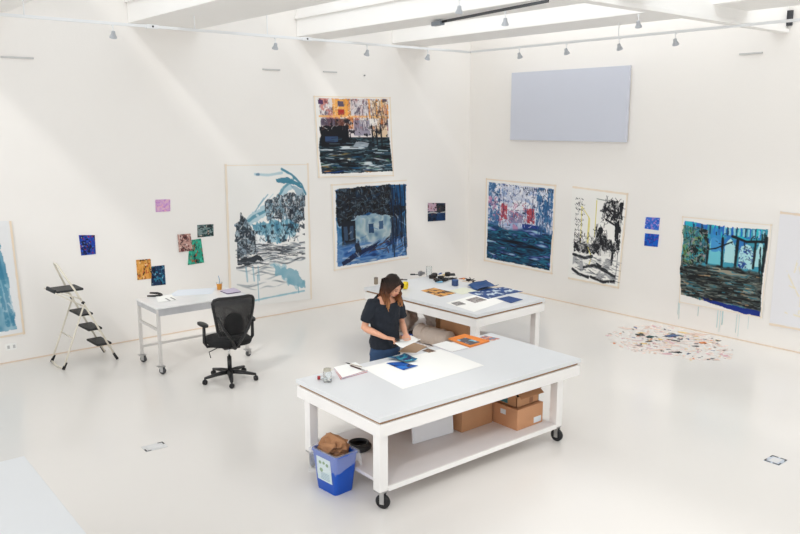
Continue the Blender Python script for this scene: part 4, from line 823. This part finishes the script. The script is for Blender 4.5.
MB().tube([(.075, .03, .02), (.02, .045, .03), (-.08, .04, .035)], [.014, .016, .011], 10).build('top_arm', black_pl, t, smooth=True)
p = at(219.5, 289.5, ZD); t = thing('iced_drink_cup', 'clear cup of amber iced drink with a blue straw on the steel desk', 'cup', p)
MB().lathe([(.030, 0), (.032, .003), (.041, .085), (.041, .088), (.001, .088)], n=24).build('drink', cm('amber_drink', 206, 140, 50, .3), t, smooth='auto')
MB().lathe([(.0305, -.0), (.0425, .105), (.044, .107), (.0415, .105), (.041, .0885)], n=24).build('cup_wall', glass, t, smooth='auto')
MB().tube([(.0, 0, .08), (.01, .004, .13), (-.01, -.004, .2)], .004, 8).build('straw', cm('blue_straw', 80, 140, 190, .4), t)
book('notebook', 'dark notebook with lilac cover at the right end of the steel desk', 'notebook', [(220, 290.5), (227.5, 293.4), (241, 291.3), (234, 287.6)], .014, cm('lilac_cover', 196, 186, 208), cm('plum_pages', 60, 44, 70), z=ZD)

# office chair, seen from behind
def office_chair():
    t = thing('office_chair', 'black mesh office chair pulled up to the steel desk', 'office chair', (4.40, 8.64, 0), R(-8))
    # local: chair faces +y
    hub = MB().lathe([(.035, .075), (.045, .08), (.045, .12), (.03, .135)], n=20)
    for k in range(5):
        a = R(90 + 20 + 72 * k); d_ = Vector((math.cos(a), math.sin(a), 0))
        s_ = MB().tube([d_ * .03 + Vector((0, 0, .11)), d_ * .16 + Vector((0, 0, .10)), d_ * .31 + Vector((0, 0, .078))], [.036, .029, .019], 10, flat=.8).build('base_spoke', black_pl, t, smooth=True)
        c0 = d_ * .31; c_ = MB().tube([c0 + Vector((0, 0, .05)), c0 + Vector((0, 0, .08))], .009, 8)
        c_.lathe([(.004, -.024), (.026, -.022), (.03, -.014), (.03, -.004), (.02, 0), (.03, .004), (.03, .014), (.026, .022), (.004, .024)], (c0.x, c0.y, .03), 18, Matrix.Rotation(a + .7 * k, 3, 'Z') @ Matrix.Rotation(PI / 2, 3, 'X')).build('caster', rubber, s_, smooth='auto')
    hub.build('base_hub', black_pl, t, smooth='auto')
    MB().tube([(0, 0, .12), (0, 0, .30)], .026, 16).build('gas_cylinder', black_pl, t, smooth=True)
    MB().tube([(0, 0, .30), (0, 0, .43)], .015, 16).build('piston', mat('chrome', rgb(220, 220, 220), .15, 1.0), t, smooth=True)
    MB().box((0, 0, .445), (.2, .26, .05), bev=.015).tube([(.1, .02, .44), (.27, .05, .42)], .007, 8).tube([(-.1, .0, .44), (-.25, -.03, .40), (-.24, -.05, .33)], .006, 8).build('tilt_mechanism', black_pl, t)
    # seat cushion, rounded
    rs = []
    for z, k in ((.465, .82), (.475, .95), (.505, 1.0), (.535, .97), (.548, .85), (.552, .4)):
        rs.append([Vector((.255 * k * abs(math.cos(b)) ** .6 * (1 if math.cos(b) > 0 else -1), .02 + .25 * k * abs(math.sin(b)) ** .6 * (1 if math.sin(b) > 0 else -1), z)) for b in [2 * PI * i / 36 for i in range(36)]])
    MB().rings(rs).build('seat', black_fab, t, smooth=True)
    # back: curved frame tube and mesh panel
    def bp(u, v):  # u -1..1, v 0..1
        wd = .165 + .085 * min(1, v * 1.15) ** .8; x = u * wd; y = -.235 - .05 * v + .055 * u * u - .025 * math.sin(v * PI) + .02; return Vector((x, y, .60 + v * .48))
    out = []; n = 14
    prm = [(-1 + 2 * i / n, 1) for i in range(n + 1)] + [(1, 1 - i / n) for i in range(1, n + 1)] + [(1 - 2 * i / n, 0) for i in range(1, n + 1)] + [(-1, i / n) for i in range(1, n)]
    for u, v in prm:
        cu = abs(u) ** 1; 
        if abs(u) > .7 and v > .8: out.append(bp(u * (.93 if (abs(u) > .95 and v > .95) else .99), v - .05 * max(0, (abs(u) - .7) / .3)))
        elif abs(u) > .8 and v < .12: out.append(bp(u * .93, v + .015))
        else: out.append(bp(u, v))
    out.append(out[0]); out.append(out[1])
    MB().tube(out, .016, 8, cap=False).build('back_frame', black_pl, t, smooth=True)
    mm = bpy.data.materials.new('black_mesh_fabric'); mm.use_nodes = True; nn = mm.node_tree.nodes; ll = mm.node_tree.links; b = nn['Principled BSDF']; b.inputs['Base Color'].default_value = (.006, .006, .007, 1); b.inputs['Roughness'].default_value = .8
    tc = nn.new('ShaderNodeTexCoord'); ck = nn.new('ShaderNodeTexWave'); ck.inputs['Scale'].default_value = 60; ck.bands_direction = 'Z'; ll.new(tc.outputs['Object'], ck.inputs['Vector'])
    ck2 = nn.new('ShaderNodeTexWave'); ck2.inputs['Scale'].default_value = 60; ck2.bands_direction = 'X'; ll.new(tc.outputs['Object'], ck2.inputs['Vector'])
    mxm = nn.new('ShaderNodeMath'); mxm.operation = 'MAXIMUM'; ll.new(ck.outputs['Fac'], mxm.inputs[0]); ll.new(ck2.outputs['Fac'], mxm.inputs[1])
    mr = nn.new('ShaderNodeMapRange'); mr.inputs[1].default_value = .3; mr.inputs[2].default_value = .8; mr.inputs[3].default_value = .3; ll.new(mxm.outputs[0], mr.inputs[0]); ll.new(mr.outputs[0], b.inputs['Alpha'])
    mb = MB(); N = 14; vs = []; fs = []
    for j in range(N + 1):
        for i in range(N + 1):
            u = -1 + 2 * i / N; v = j / N; k = .97
            if abs(u) > .8 and (v > .85 or v < .12): k = .93
            vs.append(bp(u * k, v))
    for j in range(N):
        for i in range(N): a = j * (N + 1) + i; fs.append((a, a + 1, a + N + 2, a + N + 1))
    vs2 = [v + Vector((0, .003, 0)) for v in vs]; M_ = len(vs)
    mb.add(vs, fs); mb.add(vs2, fs); mb.build('mesh_back', mm, t, smooth=True)
    rs = []
    for z, k, y in ((.62, .5, -.19), (.66, .95, -.205), (.74, 1, -.215), (.82, .9, -.215), (.87, .55, -.21), (.885, .2, -.205)):
        rs.append([Vector((.12 * k * math.cos(b), y + .02 * math.sin(b) + .01, z)) for b in [2 * PI * i / 24 for i in range(24)]])
    MB().rings(rs).build('lumbar_pad', black_fab, t, smooth=True)
    # Y spine behind the back
    MB().tube([(0, -.08, .44), (0, -.22, .46), (-.05, -.285, .56), (-.15, -.29, .72), (-.205, -.245, .86)], [.024, .024, .018, .014, .012], 10).tube([(0, -.2, .455), (.05, -.285, .56), (.15, -.29, .72), (.205, -.245, .86)], [.022, .018, .014, .012], 10).build('back_spine', black_pl, t, smooth=True)
    for s in (-1, 1):
        a = MB().tube([(s * .12, .0, .45), (s * .26, .0, .46), (s * .295, -.01, .52), (s * .295, -.02, .72)], [.018, .018, .02, .018], 10).build('arm_post', black_pl, t, smooth=True)
        rs = []
        for z, k in ((.715, .8), (.722, 1), (.74, 1), (.748, .8)): rs.append([Vector((s * .295 + .045 * k * math.cos(b), .02 + .125 * k * math.sin(b) + .03 * math.cos(b) * s, z)) for b in [2 * PI * i / 24 for i in range(24)]])
        MB().rings(rs).build('armrest_pad', black_pl, a, smooth=True)
    t.scale = (1.06, 1.06, 1.04); return t
office_chair()

# ------------------------------------------------------------------ step ladder
lad = thing('step_ladder', 'cream step ladder with black treads standing against the left wall', 'step ladder', (3.25, 10.63, 0), R(2))
hw = .21; top_z = 1.40
def rail(x, z, y): return Vector((x, y, z))
# front rails run from the handle down to the right (+x), width along y
ft = (.36, .02); tp = (-.28, 1.38)
def fx(z): return ft[0] + (tp[0] - ft[0]) * (z - ft[1]) / (tp[1] - ft[1])
MB().tube([(ft[0], -hw, ft[1]), (fx(.7), -hw, .7), (fx(1.0), -hw * .85, 1.0), (fx(1.34), -hw * .35, 1.34), (fx(1.385), -hw * .2, 1.385), (fx(1.385), hw * .2, 1.385), (fx(1.34), hw * .35, 1.34), (fx(1.0), hw * .85, 1.0), (fx(.7), hw, .7), (ft[0], hw, ft[1])], .013, 10).build('front_rail', cream, lad, smooth=True)
bt = (-.36, .02); jt = (fx(.88) - .0, .88)
MB().tube([(bt[0], -hw - .02, bt[1]), (-.02, -hw - .01, .86)], .012, 10).tube([(bt[0], hw + .02, bt[1]), (-.02, hw + .01, .86)], .012, 10).tube([(-.20, -hw - .015, .40), (-.20, hw + .015, .40)], .009, 8).build('rear_rail', cream, lad, smooth=True)
MB().tube([(bt[0] - .0, -hw - .02, .03), (bt[0] - .01, 0, .015), (bt[0], hw + .02, .03)], .011, 8).build('rear_foot_bar', cream, lad, smooth=True)
for y in (-hw - .012, hw + .012):
    MB().tube([(fx(.92), y, .92), (-.32, y, 1.03)], .009, 8).build('platform_strut', cream, lad, smooth=True)
    MB().tube([(-.38, y, 1.04), (-.05, y, .82)], .009, 8).build('platform_brace', cream, lad, smooth=True)
for y in (-hw, hw):
    for x, sx in ((ft[0], .05), (bt[0], -.05)):
        MB().tube([(x - sx * .9, y * 1.08, .10), (x + sx * .05, y * 1.08, .012)], [.017, .02], 10).build('rubber_foot', rubber, lad, smooth=True)
for z, d_ in ((.24, .20), (.47, .19), (.69, .18)):
    x = fx(z)
    MB().box((x - .045, 0, z), (d_, hw * 2 - .02, .03), bev=.012).build('tread', mat('black_tread', rgb(24, 26, 27), .55, var=.2, bump=.4, bscale=80), lad)
    MB().tube([(x - .005, -hw, z - .02), (x - .005, hw, z - .02)], .009, 8).build('tread_bar', cream, lad)
MB().box((-.19, 0, 1.035), (.38, .34, .03), bev=.012).box((-.36, 0, 1.055), (.03, .32, .03), bev=.01).build('platform', mat('black_tray', rgb(34, 36, 38), .5, var=.2), lad)
MB().tube([(fx(.86), -hw - .02, .86), (fx(.86), -hw + .02, .86)], .02, 12).tube([(fx(.86), hw + .02, .86), (fx(.86), hw - .02, .86)], .02, 12).build('hinge', black_pl, lad)

# ------------------------------------------------------------------ lighting tracks and spotlights
trk = mat('white_track', rgb(232, 234, 236), .4, var=.01)
TZ = 4.40
def track(label, a, b, rods, m=trk, z=TZ, ztop=ZC, wd=.03):
    a = Vector((*a, z)); b = Vector((*b, z)); d_ = b - a; t = thing('lighting_track', label, 'lighting track', a, math.atan2(d_.y, d_.x)); L = d_.length
    MB().box((L / 2, 0, .0), (L, wd, .035), bev=.004).build('rail', m, t)
    for s_ in rods: MB().tube([(s_, 0, .017), (s_, 0, ztop - z)], .007, 8).build('hanging_rod', trk, t)
    return t
tl = track('long white lighting track hanging in front of the left wall', (-2.5, 9.90), (9.80, 9.90), ())
for px in (25, 194, 267):
    for zz in (TZ,):
        # rod positions along the track
        best = min([i * .01 for i in range(1230)], key=lambda s_: abs((lambda v: v)(0) + abs(__import__('math').atan2(9.9, -2.5 + s_) - math.atan2(at(px, 20, TZ).y, at(px, 20, TZ).x))))
        MB().tube([(best, 0, .017), (best, 0, (4.58 if 4.36 < -2.5 + best < 5.45 else ZC) - TZ)], .007, 8).build('hanging_rod', trk, tl)
for px in (152, 306):
    best = min([i * .01 for i in range(1230)], key=lambda s_: abs(math.atan2(9.9, -2.5 + s_) - math.atan2(at(px, 20, TZ).y, at(px, 20, TZ).x)))
    jo = MB().box((best, 0, 0), (.16, .05, .05), bev=.006).build('joint_box', trk, tl); MB().tube([(best, -.026, 0), (best, -.03, 0)], .013, 10).build('screw', black_pl, jo)
tr_ = track('long white lighting track hanging in front of the right wall', (9.80, 9.87), (9.72, -3.0), (3.0, 8.6))
tb = track('short black lighting track with a grey feed box between the ceiling beams', (7.46, 8.1), (7.12, 5.95), (), cm('dark_grey_track', 70, 72, 76, .4), 4.545, 4.58, .02)
MB().box((-.06, 0, -.01), (.22, .08, .06), bev=.008).build('feed_box', cm('grey_feed', 130, 138, 146, .4), tb)
MB().box((.12, 0, .0), (.1, .03, .03)).build('feed_plug', black_pl, tb)
def spot(label, p, z=TZ, aim=(0, .4, -1), s=1.0, group=None):
    t = thing('spotlight', label, 'spotlight', (p[0], p[1], z), 0, group); t.scale = (.78, .78, .78)
    MB().box((0, 0, -.028), (.03, .03, .025)).tube([(0, 0, -.04), (0, 0, -.12)], .008, 8).build('stem', trk, t)
    M = Vector(aim).to_track_quat('-Z', 'Y').to_matrix()
    h = MB().lathe([(.012, .05), (.028, .045), (.034, .0), (.055, -.045), (.058, -.06), (.052, -.06), (.03, -.02), (.001, -.015)], (0, 0, -.16), 22, M).build('lamp_head', cm('silver_grey_lamp', 176, 180, 186, .35), t, smooth='auto')
    MB().lathe([(.001, -.045), (.048, -.048), (.05, -.054), (.001, -.054)], (0, 0, -.16), 22, M).build('lens', mat('dark_reflector', rgb(50, 54, 62), .3, .2), t, smooth='auto'); return t
def on_line(px, y=None, x=None, z=TZ):
    a = at(px, 30, z); k = (y / a.y) if y else (x / a.x); return (a.x * k, a.y * k)
LBL = ['spotlight nearest the left end of the left wall track', 'spotlight above the tall ink and teal drawing on the left wall track', 'spotlight above the orange window painting', 'last spotlight on the left wall track before the corner']
for l_, px in zip(LBL, (113, 275, 367, 428)): spot(l_, on_line(px, y=9.90), aim=(.1, .5, -1))
RBL = ['first spotlight from the corner on the right wall track', 'spotlight above the middle of the blank grey canvas', 'spotlight above the right end of the blank grey canvas', 'last spotlight in view on the right wall track']
for l_, px in zip(RBL, (520, 567, 620, 676)): spot(l_, on_line(px, x=9.77), aim=(.6, .1, -1))
spot('spotlight on the short black track', (7.232, 6.70), z=4.53, aim=(.3, .3, -1))
spot('spotlight hanging beside the cross beam at the upper right', on_line(638, x=9.1, z=4.59), z=4.59, aim=(.5, .2, -1))
spot('spotlight cut by the top of the picture above the black track', on_line(459, x=6.55, z=4.70), z=4.62, aim=(.2, .3, -1))
# slim metal strips left on the walls
def strip(label, p, L, wall, z):
    d = (L, .02, .022) if wall == 'left' else (.02, L, .022); o = MB().box((0, 0, 0), d, bev=.003).build('hanging_strip', cm('strip_grey', 196, 196, 196, .4), None)
    o.location = (LX + p, LY - .0115, z) if wall == 'left' else (LX - .0115, LY + p, z); return tag(o, label, 'metal strip')
strip('thin grey metal strip high at the far left of the left wall', -8.27, .4, 'left', 4.035)
strip('thin grey metal strip above the tall drawing, left of a pair', -4.49, .32, 'left', 4.04)
strip('thin grey metal strip above the orange window painting, right of a pair', -3.35, .28, 'left', 4.05)
strip('thin grey metal strip high on the right wall past the blank canvas', -5.62, .34, 'right', 4.17)
o = MB().tube([(0, 0, 0), (0, -.03, 0)], .012, 10).build('wall_hook', cm('hook_grey', 150, 150, 150), None, loc=(LX - 2.62, LY, 4.02)); tag(o, 'tiny grey hook on the left wall above the orange window painting', 'hook')
o = MB().box((0, 0, 0), (.05, .09, .2), bev=.006).build('wall_bracket', cm('bracket_dark', 60, 62, 66), None, loc=(LX - .026, LY - 6.12, 4.60)); tag(o, 'small dark bracket on the right wall beside the cross beam', 'bracket')
# electrical sockets on the wall and in the floor
t = thing('wall_socket', 'white double wall socket low on the left wall beside the ladder', 'socket', (LX - 8.66, LY, .22)); MB().box((0, -.006, 0), (.14, .012, .09), bev=.003).build('cover_plate', paper, t)
m_ = MB()
for x in (-.035, .035): m_.box((x, -.013, 0), (.03, .003, .045))
m_.build('outlet_face', cm('outlet_grey', 190, 190, 190), t)
o = MB().box((0, -.006, 0), (.07, .012, .11), bev=.003).build('wall_switch', paper, None, loc=(LX - 1.46, LY, 1.0)); bpy.data.objects.remove(o)
for (px, py), lab, an in (((154.5, 447), 'rectangular floor outlet cover on the open floor in front of the desk', R(-3)), ((775.5, 460.5), 'square floor outlet cover at the right edge of the floor', R(0))):
    p = at(px, py, 0); big_ = px < 400; W, D = (.22, .15) if big_ else (.18, .15)
    t = thing('floor_outlet', lab, 'floor outlet', (p.x, p.y, 0), an)
    MB().box((0, 0, .002), (W, D, .004), bev=.001).build('cover_plate', cm('outlet_plate', 216, 216, 216, .35) if big_ else cm('outlet_plate_b', 196, 204, 216, .35), t)
    for sx, sy in ((-1, -1), (1, 1)) if big_ else ((-1, -1), (1, 1), (1, -1), (-1, 1)):
        MB().box((sx * (W / 2 - .008), sy * (D / 2 - .035), .0045), (.014, .06, .003)).box((sx * (W / 2 - .03), sy * (D / 2 - .008), .0045), (.05, .012, .003)).build('corner_clip', cm('dark_clip', 60, 56, 56), t)
    MB().box((0, 0, .0045), (W * .62, D * .55, .002)).build('outlet_lid', cm('outlet_lid', 224, 224, 224, .3), t)

# ------------------------------------------------------------------ the person
skin = mat('skin', rgb(222, 164, 134), .5, var=.04, scale=25)
PO = Vector((5.0, 6.25, 0)); PR = R(-4)
per = thing('person', 'person with long brown hair in a black t-shirt and jeans cutting paper at the table', 'person', PO, PR)
HM = Matrix.Translation((.035, -.105, 1.545)) @ Matrix.Rotation(R(6), 4, 'Z') @ Matrix.Rotation(R(-4), 4, 'Y') @ Matrix.Rotation(R(36), 4, 'X')
def ring(c, rx, ry, n=24, tilt=0.0, sq=1.0):
    out = []
    for i in range(n):
        a = 2 * PI * i / n; ca, sa = math.cos(a), math.sin(a); x = rx * abs(ca) ** sq * (1 if ca > 0 else -1); y = ry * abs(sa) ** sq * (1 if sa > 0 else -1)
        out.append(Vector((c[0] + x, c[1] + y, c[2] + tilt * y)))
    return out
bd = MB()
# trunk
bd.rings([ring((0, .0, .80), .14, .10), ring((0, .0, .90), .16, .11), ring((0, -.005, 1.03), .125, .09), ring((0, -.0, 1.16), .135, .10), ring((0, .0, 1.28), .155, .105), ring((0, .005, 1.355), .15, .085), ring((.0, .0, 1.395), .09, .065), ring((.005, -.01, 1.42), .055, .055)])
bd.tube([(0, .0, 1.37), (.01, -.03, 1.44), (.025, -.065, 1.50)], [.055, .05, .05], 18)
# head: cranium, jaw, chin, nose, lips, ears in head space (face towards -y)
bd.ell((0, .012, .018), (.073, .092, .082), HM, 28, 18); bd.ell((0, -.028, -.04), (.056, .062, .066), HM, 24, 14); bd.ell((0, -.06, -.088), (.026, .024, .02), HM, 14, 10)
bd.ell((0, -.075, .012), (.045, .016, .02), HM, 14, 8)
bd.add([HM @ Vector(v) for v in ((-.008, -.085, .012), (.008, -.085, .012), (.016, -.085, -.034), (-.016, -.085, -.034), (0, -.098, .005), (0, -.115, -.028), (0, -.095, -.040))], [(0, 1, 4), (0, 4, 5, 3), (1, 2, 5, 4), (3, 5, 6), (5, 2, 6), (0, 3, 6, 2, 1)])
bd.ell((-.03, -.07, -.02), (.02, .016, .018), HM, 12, 8); bd.ell((.03, -.07, -.02), (.02, .016, .018), HM, 12, 8)
for s in (-1, 1): bd.ell((s * .073, .01, -.012), (.010, .020, .030), HM, 12, 10)
# arms
SHO = {-1: Vector((-.165, .0, 1.355)), 1: Vector((.165, .0, 1.345))}; ELB = {-1: Vector((-.245, .03, 1.10)), 1: Vector((.225, .01, 1.09))}
WRI = {-1: Vector((-.125, -.19, 1.025)), 1: Vector((.135, -.19, 1.02))}; HND = {-1: Vector((-.065, -.245, 1.012)), 1: Vector((.105, -.255, 1.0))}
for s in (-1, 1):
    S_, E_, W_, H_ = SHO[s], ELB[s], WRI[s], HND[s]
    bd.tube([S_ - Vector((s * .05, 0, -.0)), S_, S_.lerp(E_, .35), S_.lerp(E_, .8), E_, E_.lerp(W_, .12), E_.lerp(W_, .35), E_.lerp(W_, .8), W_], [.045, .052, .044, .037, .036, .037, .037, .027, .024], 16)
    d_ = (H_ - W_).normalized(); sidev = d_.cross(Vector((0, 0, 1))).normalized(); upv = sidev.cross(d_).normalized()
    # palm: flattened tube widening to the knuckles
    bd.rings([[W_ + d_ * x + sidev * rx_ * math.cos(2 * PI * i / 16) + upv * rz_ * math.sin(2 * PI * i / 16) for i in range(16)] for x, rx_, rz_ in ((-.012, .023, .020), (.015, .030, .018), (.05, .040, .015), (.082, .040, .013), (.09, .034, .010))])
    # four fingers of unequal length, curled down and around what is held; thumb from the side of the palm
    inner = 1 if s == -1 else -1          # direction of the other hand along sidev
    if sidev.dot(Vector((-s, 0, 0))) < 0: thumb_dir = -sidev
    else: thumb_dir = sidev
    for k, (L, off) in enumerate(((.066, .029), (.074, .010), (.068, -.010), (.054, -.029))):
        b0 = W_ + d_ * .08 + thumb_dir * off; c1 = .35 + .12 * k
        p1 = b0 + (d_ * math.cos(c1) - upv * math.sin(c1)) * L * .42; p2 = p1 + (d_ * math.cos(c1 + .7) - upv * math.sin(c1 + .7)) * L * .32; p3 = p2 + (d_ * math.cos(c1 + 1.3) - upv * math.sin(c1 + 1.3)) * L * .26
        bd.tube([b0 - d_ * .02, b0, p1, p2, p3], [.0095, .0092, .0086, .0078, .006], 10)
    t0 = W_ + d_ * .022 + thumb_dir * .024; t1 = t0 + (d_ * .7 + thumb_dir * .6 - upv * .15).normalized() * .034; t2 = t1 + (d_ * .95 + thumb_dir * .15 - upv * .25).normalized() * .03; t3 = t2 + (d_ - thumb_dir * .2 - upv * .3).normalized() * .022
    bd.tube([t0 - thumb_dir * .012, t0, t1, t2, t3], [.013, .0125, .0105, .0095, .007], 10)
# legs down to the feet
for s in (-1, 1):
    bd.tube([(s * .075, .0, .86), (s * .085, .0, .72), (s * .09, -.005, .50), (s * .09, .0, .34), (s * .09, .01, .12), (s * .09, .02, .06)], [.085, .078, .055, .052, .038, .036], 16)
    bd.tube([(s * .09, .04, .045), (s * .095, -.06, .035), (s * .10, -.14, .025)], [.035, .034, .026], 12)
remesh(bd.build('body', skin, per, smooth=True), .006, 3)
# face details
face = MB()
for s in (-1, 1):
    e = MB().ell((s * .028, -.0835, .004), (.013, .006, .0055), HM, 12, 8).build('eye', cm('closed_lid', 150, 96, 78), per, smooth=True)
    MB().tube([HM @ Vector((s * .014, -.0905, .0)), HM @ Vector((s * .028, -.092, -.003)), HM @ Vector((s * .041, -.084, .001))], .0018, 6).build('eyelash', cm('lash', 40, 26, 22), e)
    MB().tube([HM @ Vector((s * .012, -.092, .021)), HM @ Vector((s * .028, -.092, .026)), HM @ Vector((s * .045, -.078, .020))], [.003, .0032, .0018], 6).build('eyebrow', cm('brow', 84, 54, 40), per, smooth=True)
MB().ell((0, -.0855, -.060), (.021, .008, .0055), HM, 14, 8).ell((0, -.084, -.067), (.017, .008, .005), HM, 14, 8).build('lips', cm('lips', 186, 104, 96), per, smooth=True)
# hair: centre parting, long locks falling in front of the shoulders
rndh = random.Random(2)
hb = MB(); hb.ell((0, .022, .026), (.079, .094, .080), HM, 28, 18)
hb.ell((0, .055, -.03), (.066, .055, .07), HM, 24, 14)
for s in (-1, 1):
    for k in range(30):
        t_ = k / 29                       # 0 front .. 1 back
        st_ = HM @ Vector((s * .004, -.074 + .15 * t_, .092 - .03 * abs(t_ - .45)))
        m1 = HM @ Vector((s * .050, -.080 + .155 * t_, .070)); m2 = HM @ Vector((s * (.081 - .012 * abs(t_ - .5)), -.070 + .145 * t_, .014)); m3 = HM @ Vector((s * .080, -.052 + .125 * t_, -.05))
        end_z = (1.262 if s == -1 else 1.285) + .07 * rndh.random() + .05 * t_
        ex = m3.x + s * (.002 + .022 * rndh.random()) + (.016 if s == -1 else -.006); ey = m3.y - .012 + (.0 if t_ < .4 else .012)
        z_ = m3.z; pts = [st_, m1, m2, m3]; ph = rndh.random() * 6
        for i in range(1, 6):
            f_ = i / 5; pts.append(Vector((m3.x + (ex - m3.x) * f_ + .009 * math.sin(i * 1.7 + ph), m3.y + (ey - m3.y) * f_ + .008 * math.cos(i * 1.9 + ph), z_ + (end_z - z_) * f_)))
        hb.tube(pts, [.006, .0085, .0085, .0095, .0095, .0095, .009, .007, .003], 7)
for k in range(16):
    u = -1 + 2 * k / 15; a_ = HM @ Vector((u * .06, .06, .07)); b_ = HM @ Vector((u * .07, .108, -.0)); c_ = Vector((b_.x, b_.y + .03, b_.z - .10)); e_ = Vector((b_.x + .01 * u, .06 + .02 * (1 - u * u), 1.31 + .04 * rndh.random()))
    hb.tube([a_, b_, c_, e_], [.011, .012, .012, .004], 7)
hair_m = mat_ramp_z('brown_ombre_hair', [(0.0, rgb(182, 130, 84)), (.28, rgb(132, 84, 52)), (.55, rgb(66, 36, 20)), (.8, rgb(30, 17, 11))], 1.27, 1.66, .55, .2)
remesh(hb.build('hair', hair_m, per, smooth=True), .0038, 1)
# t-shirt
sh = MB()
sh.rings([ring((0, .0, .865), .175, .125), ring((0, .0, .93), .178, .128), ring((0, -.0, 1.05), .162, .118), ring((0, -.0, 1.17), .168, .122), ring((0, -.0, 1.28), .180, .125), ring((0, .003, 1.345), .170, .108), ring((0, .008, 1.375), .125, .088, tilt=.4), ring((0, .012, 1.385), .09, .072, tilt=.75), ring((0, .016, 1.36), .07, .055, tilt=.8)])
for s in (-1, 1):
    S_, E_ = SHO[s], ELB[s]; a_ = S_.lerp(E_, .74) + Vector((s * .004, 0, 0))
    sh.tube([S_ - Vector((s * .07, 0, .01)), S_ + Vector((0, 0, -.0)), S_.lerp(E_, .3), a_, a_ + (E_ - S_).normalized() * .004], [.060, .064, .064, .068, .05], 18)
shirt_m = mat('black_cotton', rgb(27, 33, 43), .9, var=.1, scale=30, bump=.2, bscale=60)
so = remesh(sh.build('t_shirt', shirt_m, per, smooth=True), .008, 3, disp=(.07, .022))
# jeans
jn = MB(); jn.rings([ring((0, 0, .76), .17, .125), ring((0, 0, .84), .172, .125), ring((0, 0, .885), .158, .115)])
for s in (-1, 1): jn.tube([(s * .08, 0, .83), (s * .088, 0, .72), (s * .093, -.005, .50), (s * .092, .0, .34), (s * .09, .01, .10)], [.097, .092, .070, .064, .058], 18)
remesh(jn.build('jeans', mat('denim', rgb(40, 66, 100), .85, var=.25, scale=18, bump=.3, bscale=90), per, smooth=True), .008, 3, disp=(.05, .012))
for s in (-1, 1):
    x = s * .093; MB().rings([[Vector((x + rx_ * math.cos(b), cy + ry_ * math.sin(b), z)) for b in [2 * PI * i / 20 for i in range(20)]] for z, rx_, ry_, cy in ((0, .046, .128, -.045), (.02, .048, .13, -.045), (.05, .045, .115, -.035), (.085, .048, .062, .01), (.12, .05, .056, .02))]).build('shoe', cm('white_canvas_shoe', 206, 204, 200), per, smooth='auto')

# what the hands hold
def pl(v): return Matrix.Translation(PO) @ Matrix.Rotation(PR, 4, 'Z') @ Vector(v)
a_ = pl((-.03, -.29, .985))
q = [at(394.4, 342.8, .985), at(403, 347.6, .985), at(421, 339.2, .985), at(411, 335.2, .985)]
flat('held_paper', 'white paper sheet held up in the hands of the person', 'paper', q, mat('bright_white_paper', rgb(248, 247, 243), .8), z=.975, curl=.012)
sp = pl((.0, -.285, 1.005))
t = thing('scissors', 'small black-handled scissors in the right hand of the person', 'scissors', sp, R(-25))
MB().torus((-.035, .016, 0), .018, .006, 18, 8).torus((-.035, -.016, 0), .018, .006, 18, 8).build('handles', black_pl, t, smooth=True)
MB().box((.035, .004, 0), (.11, .012, .003), rz=.1).box((.035, -.004, .003), (.11, .012, .003), rz=-.1).build('blades', steel, t)
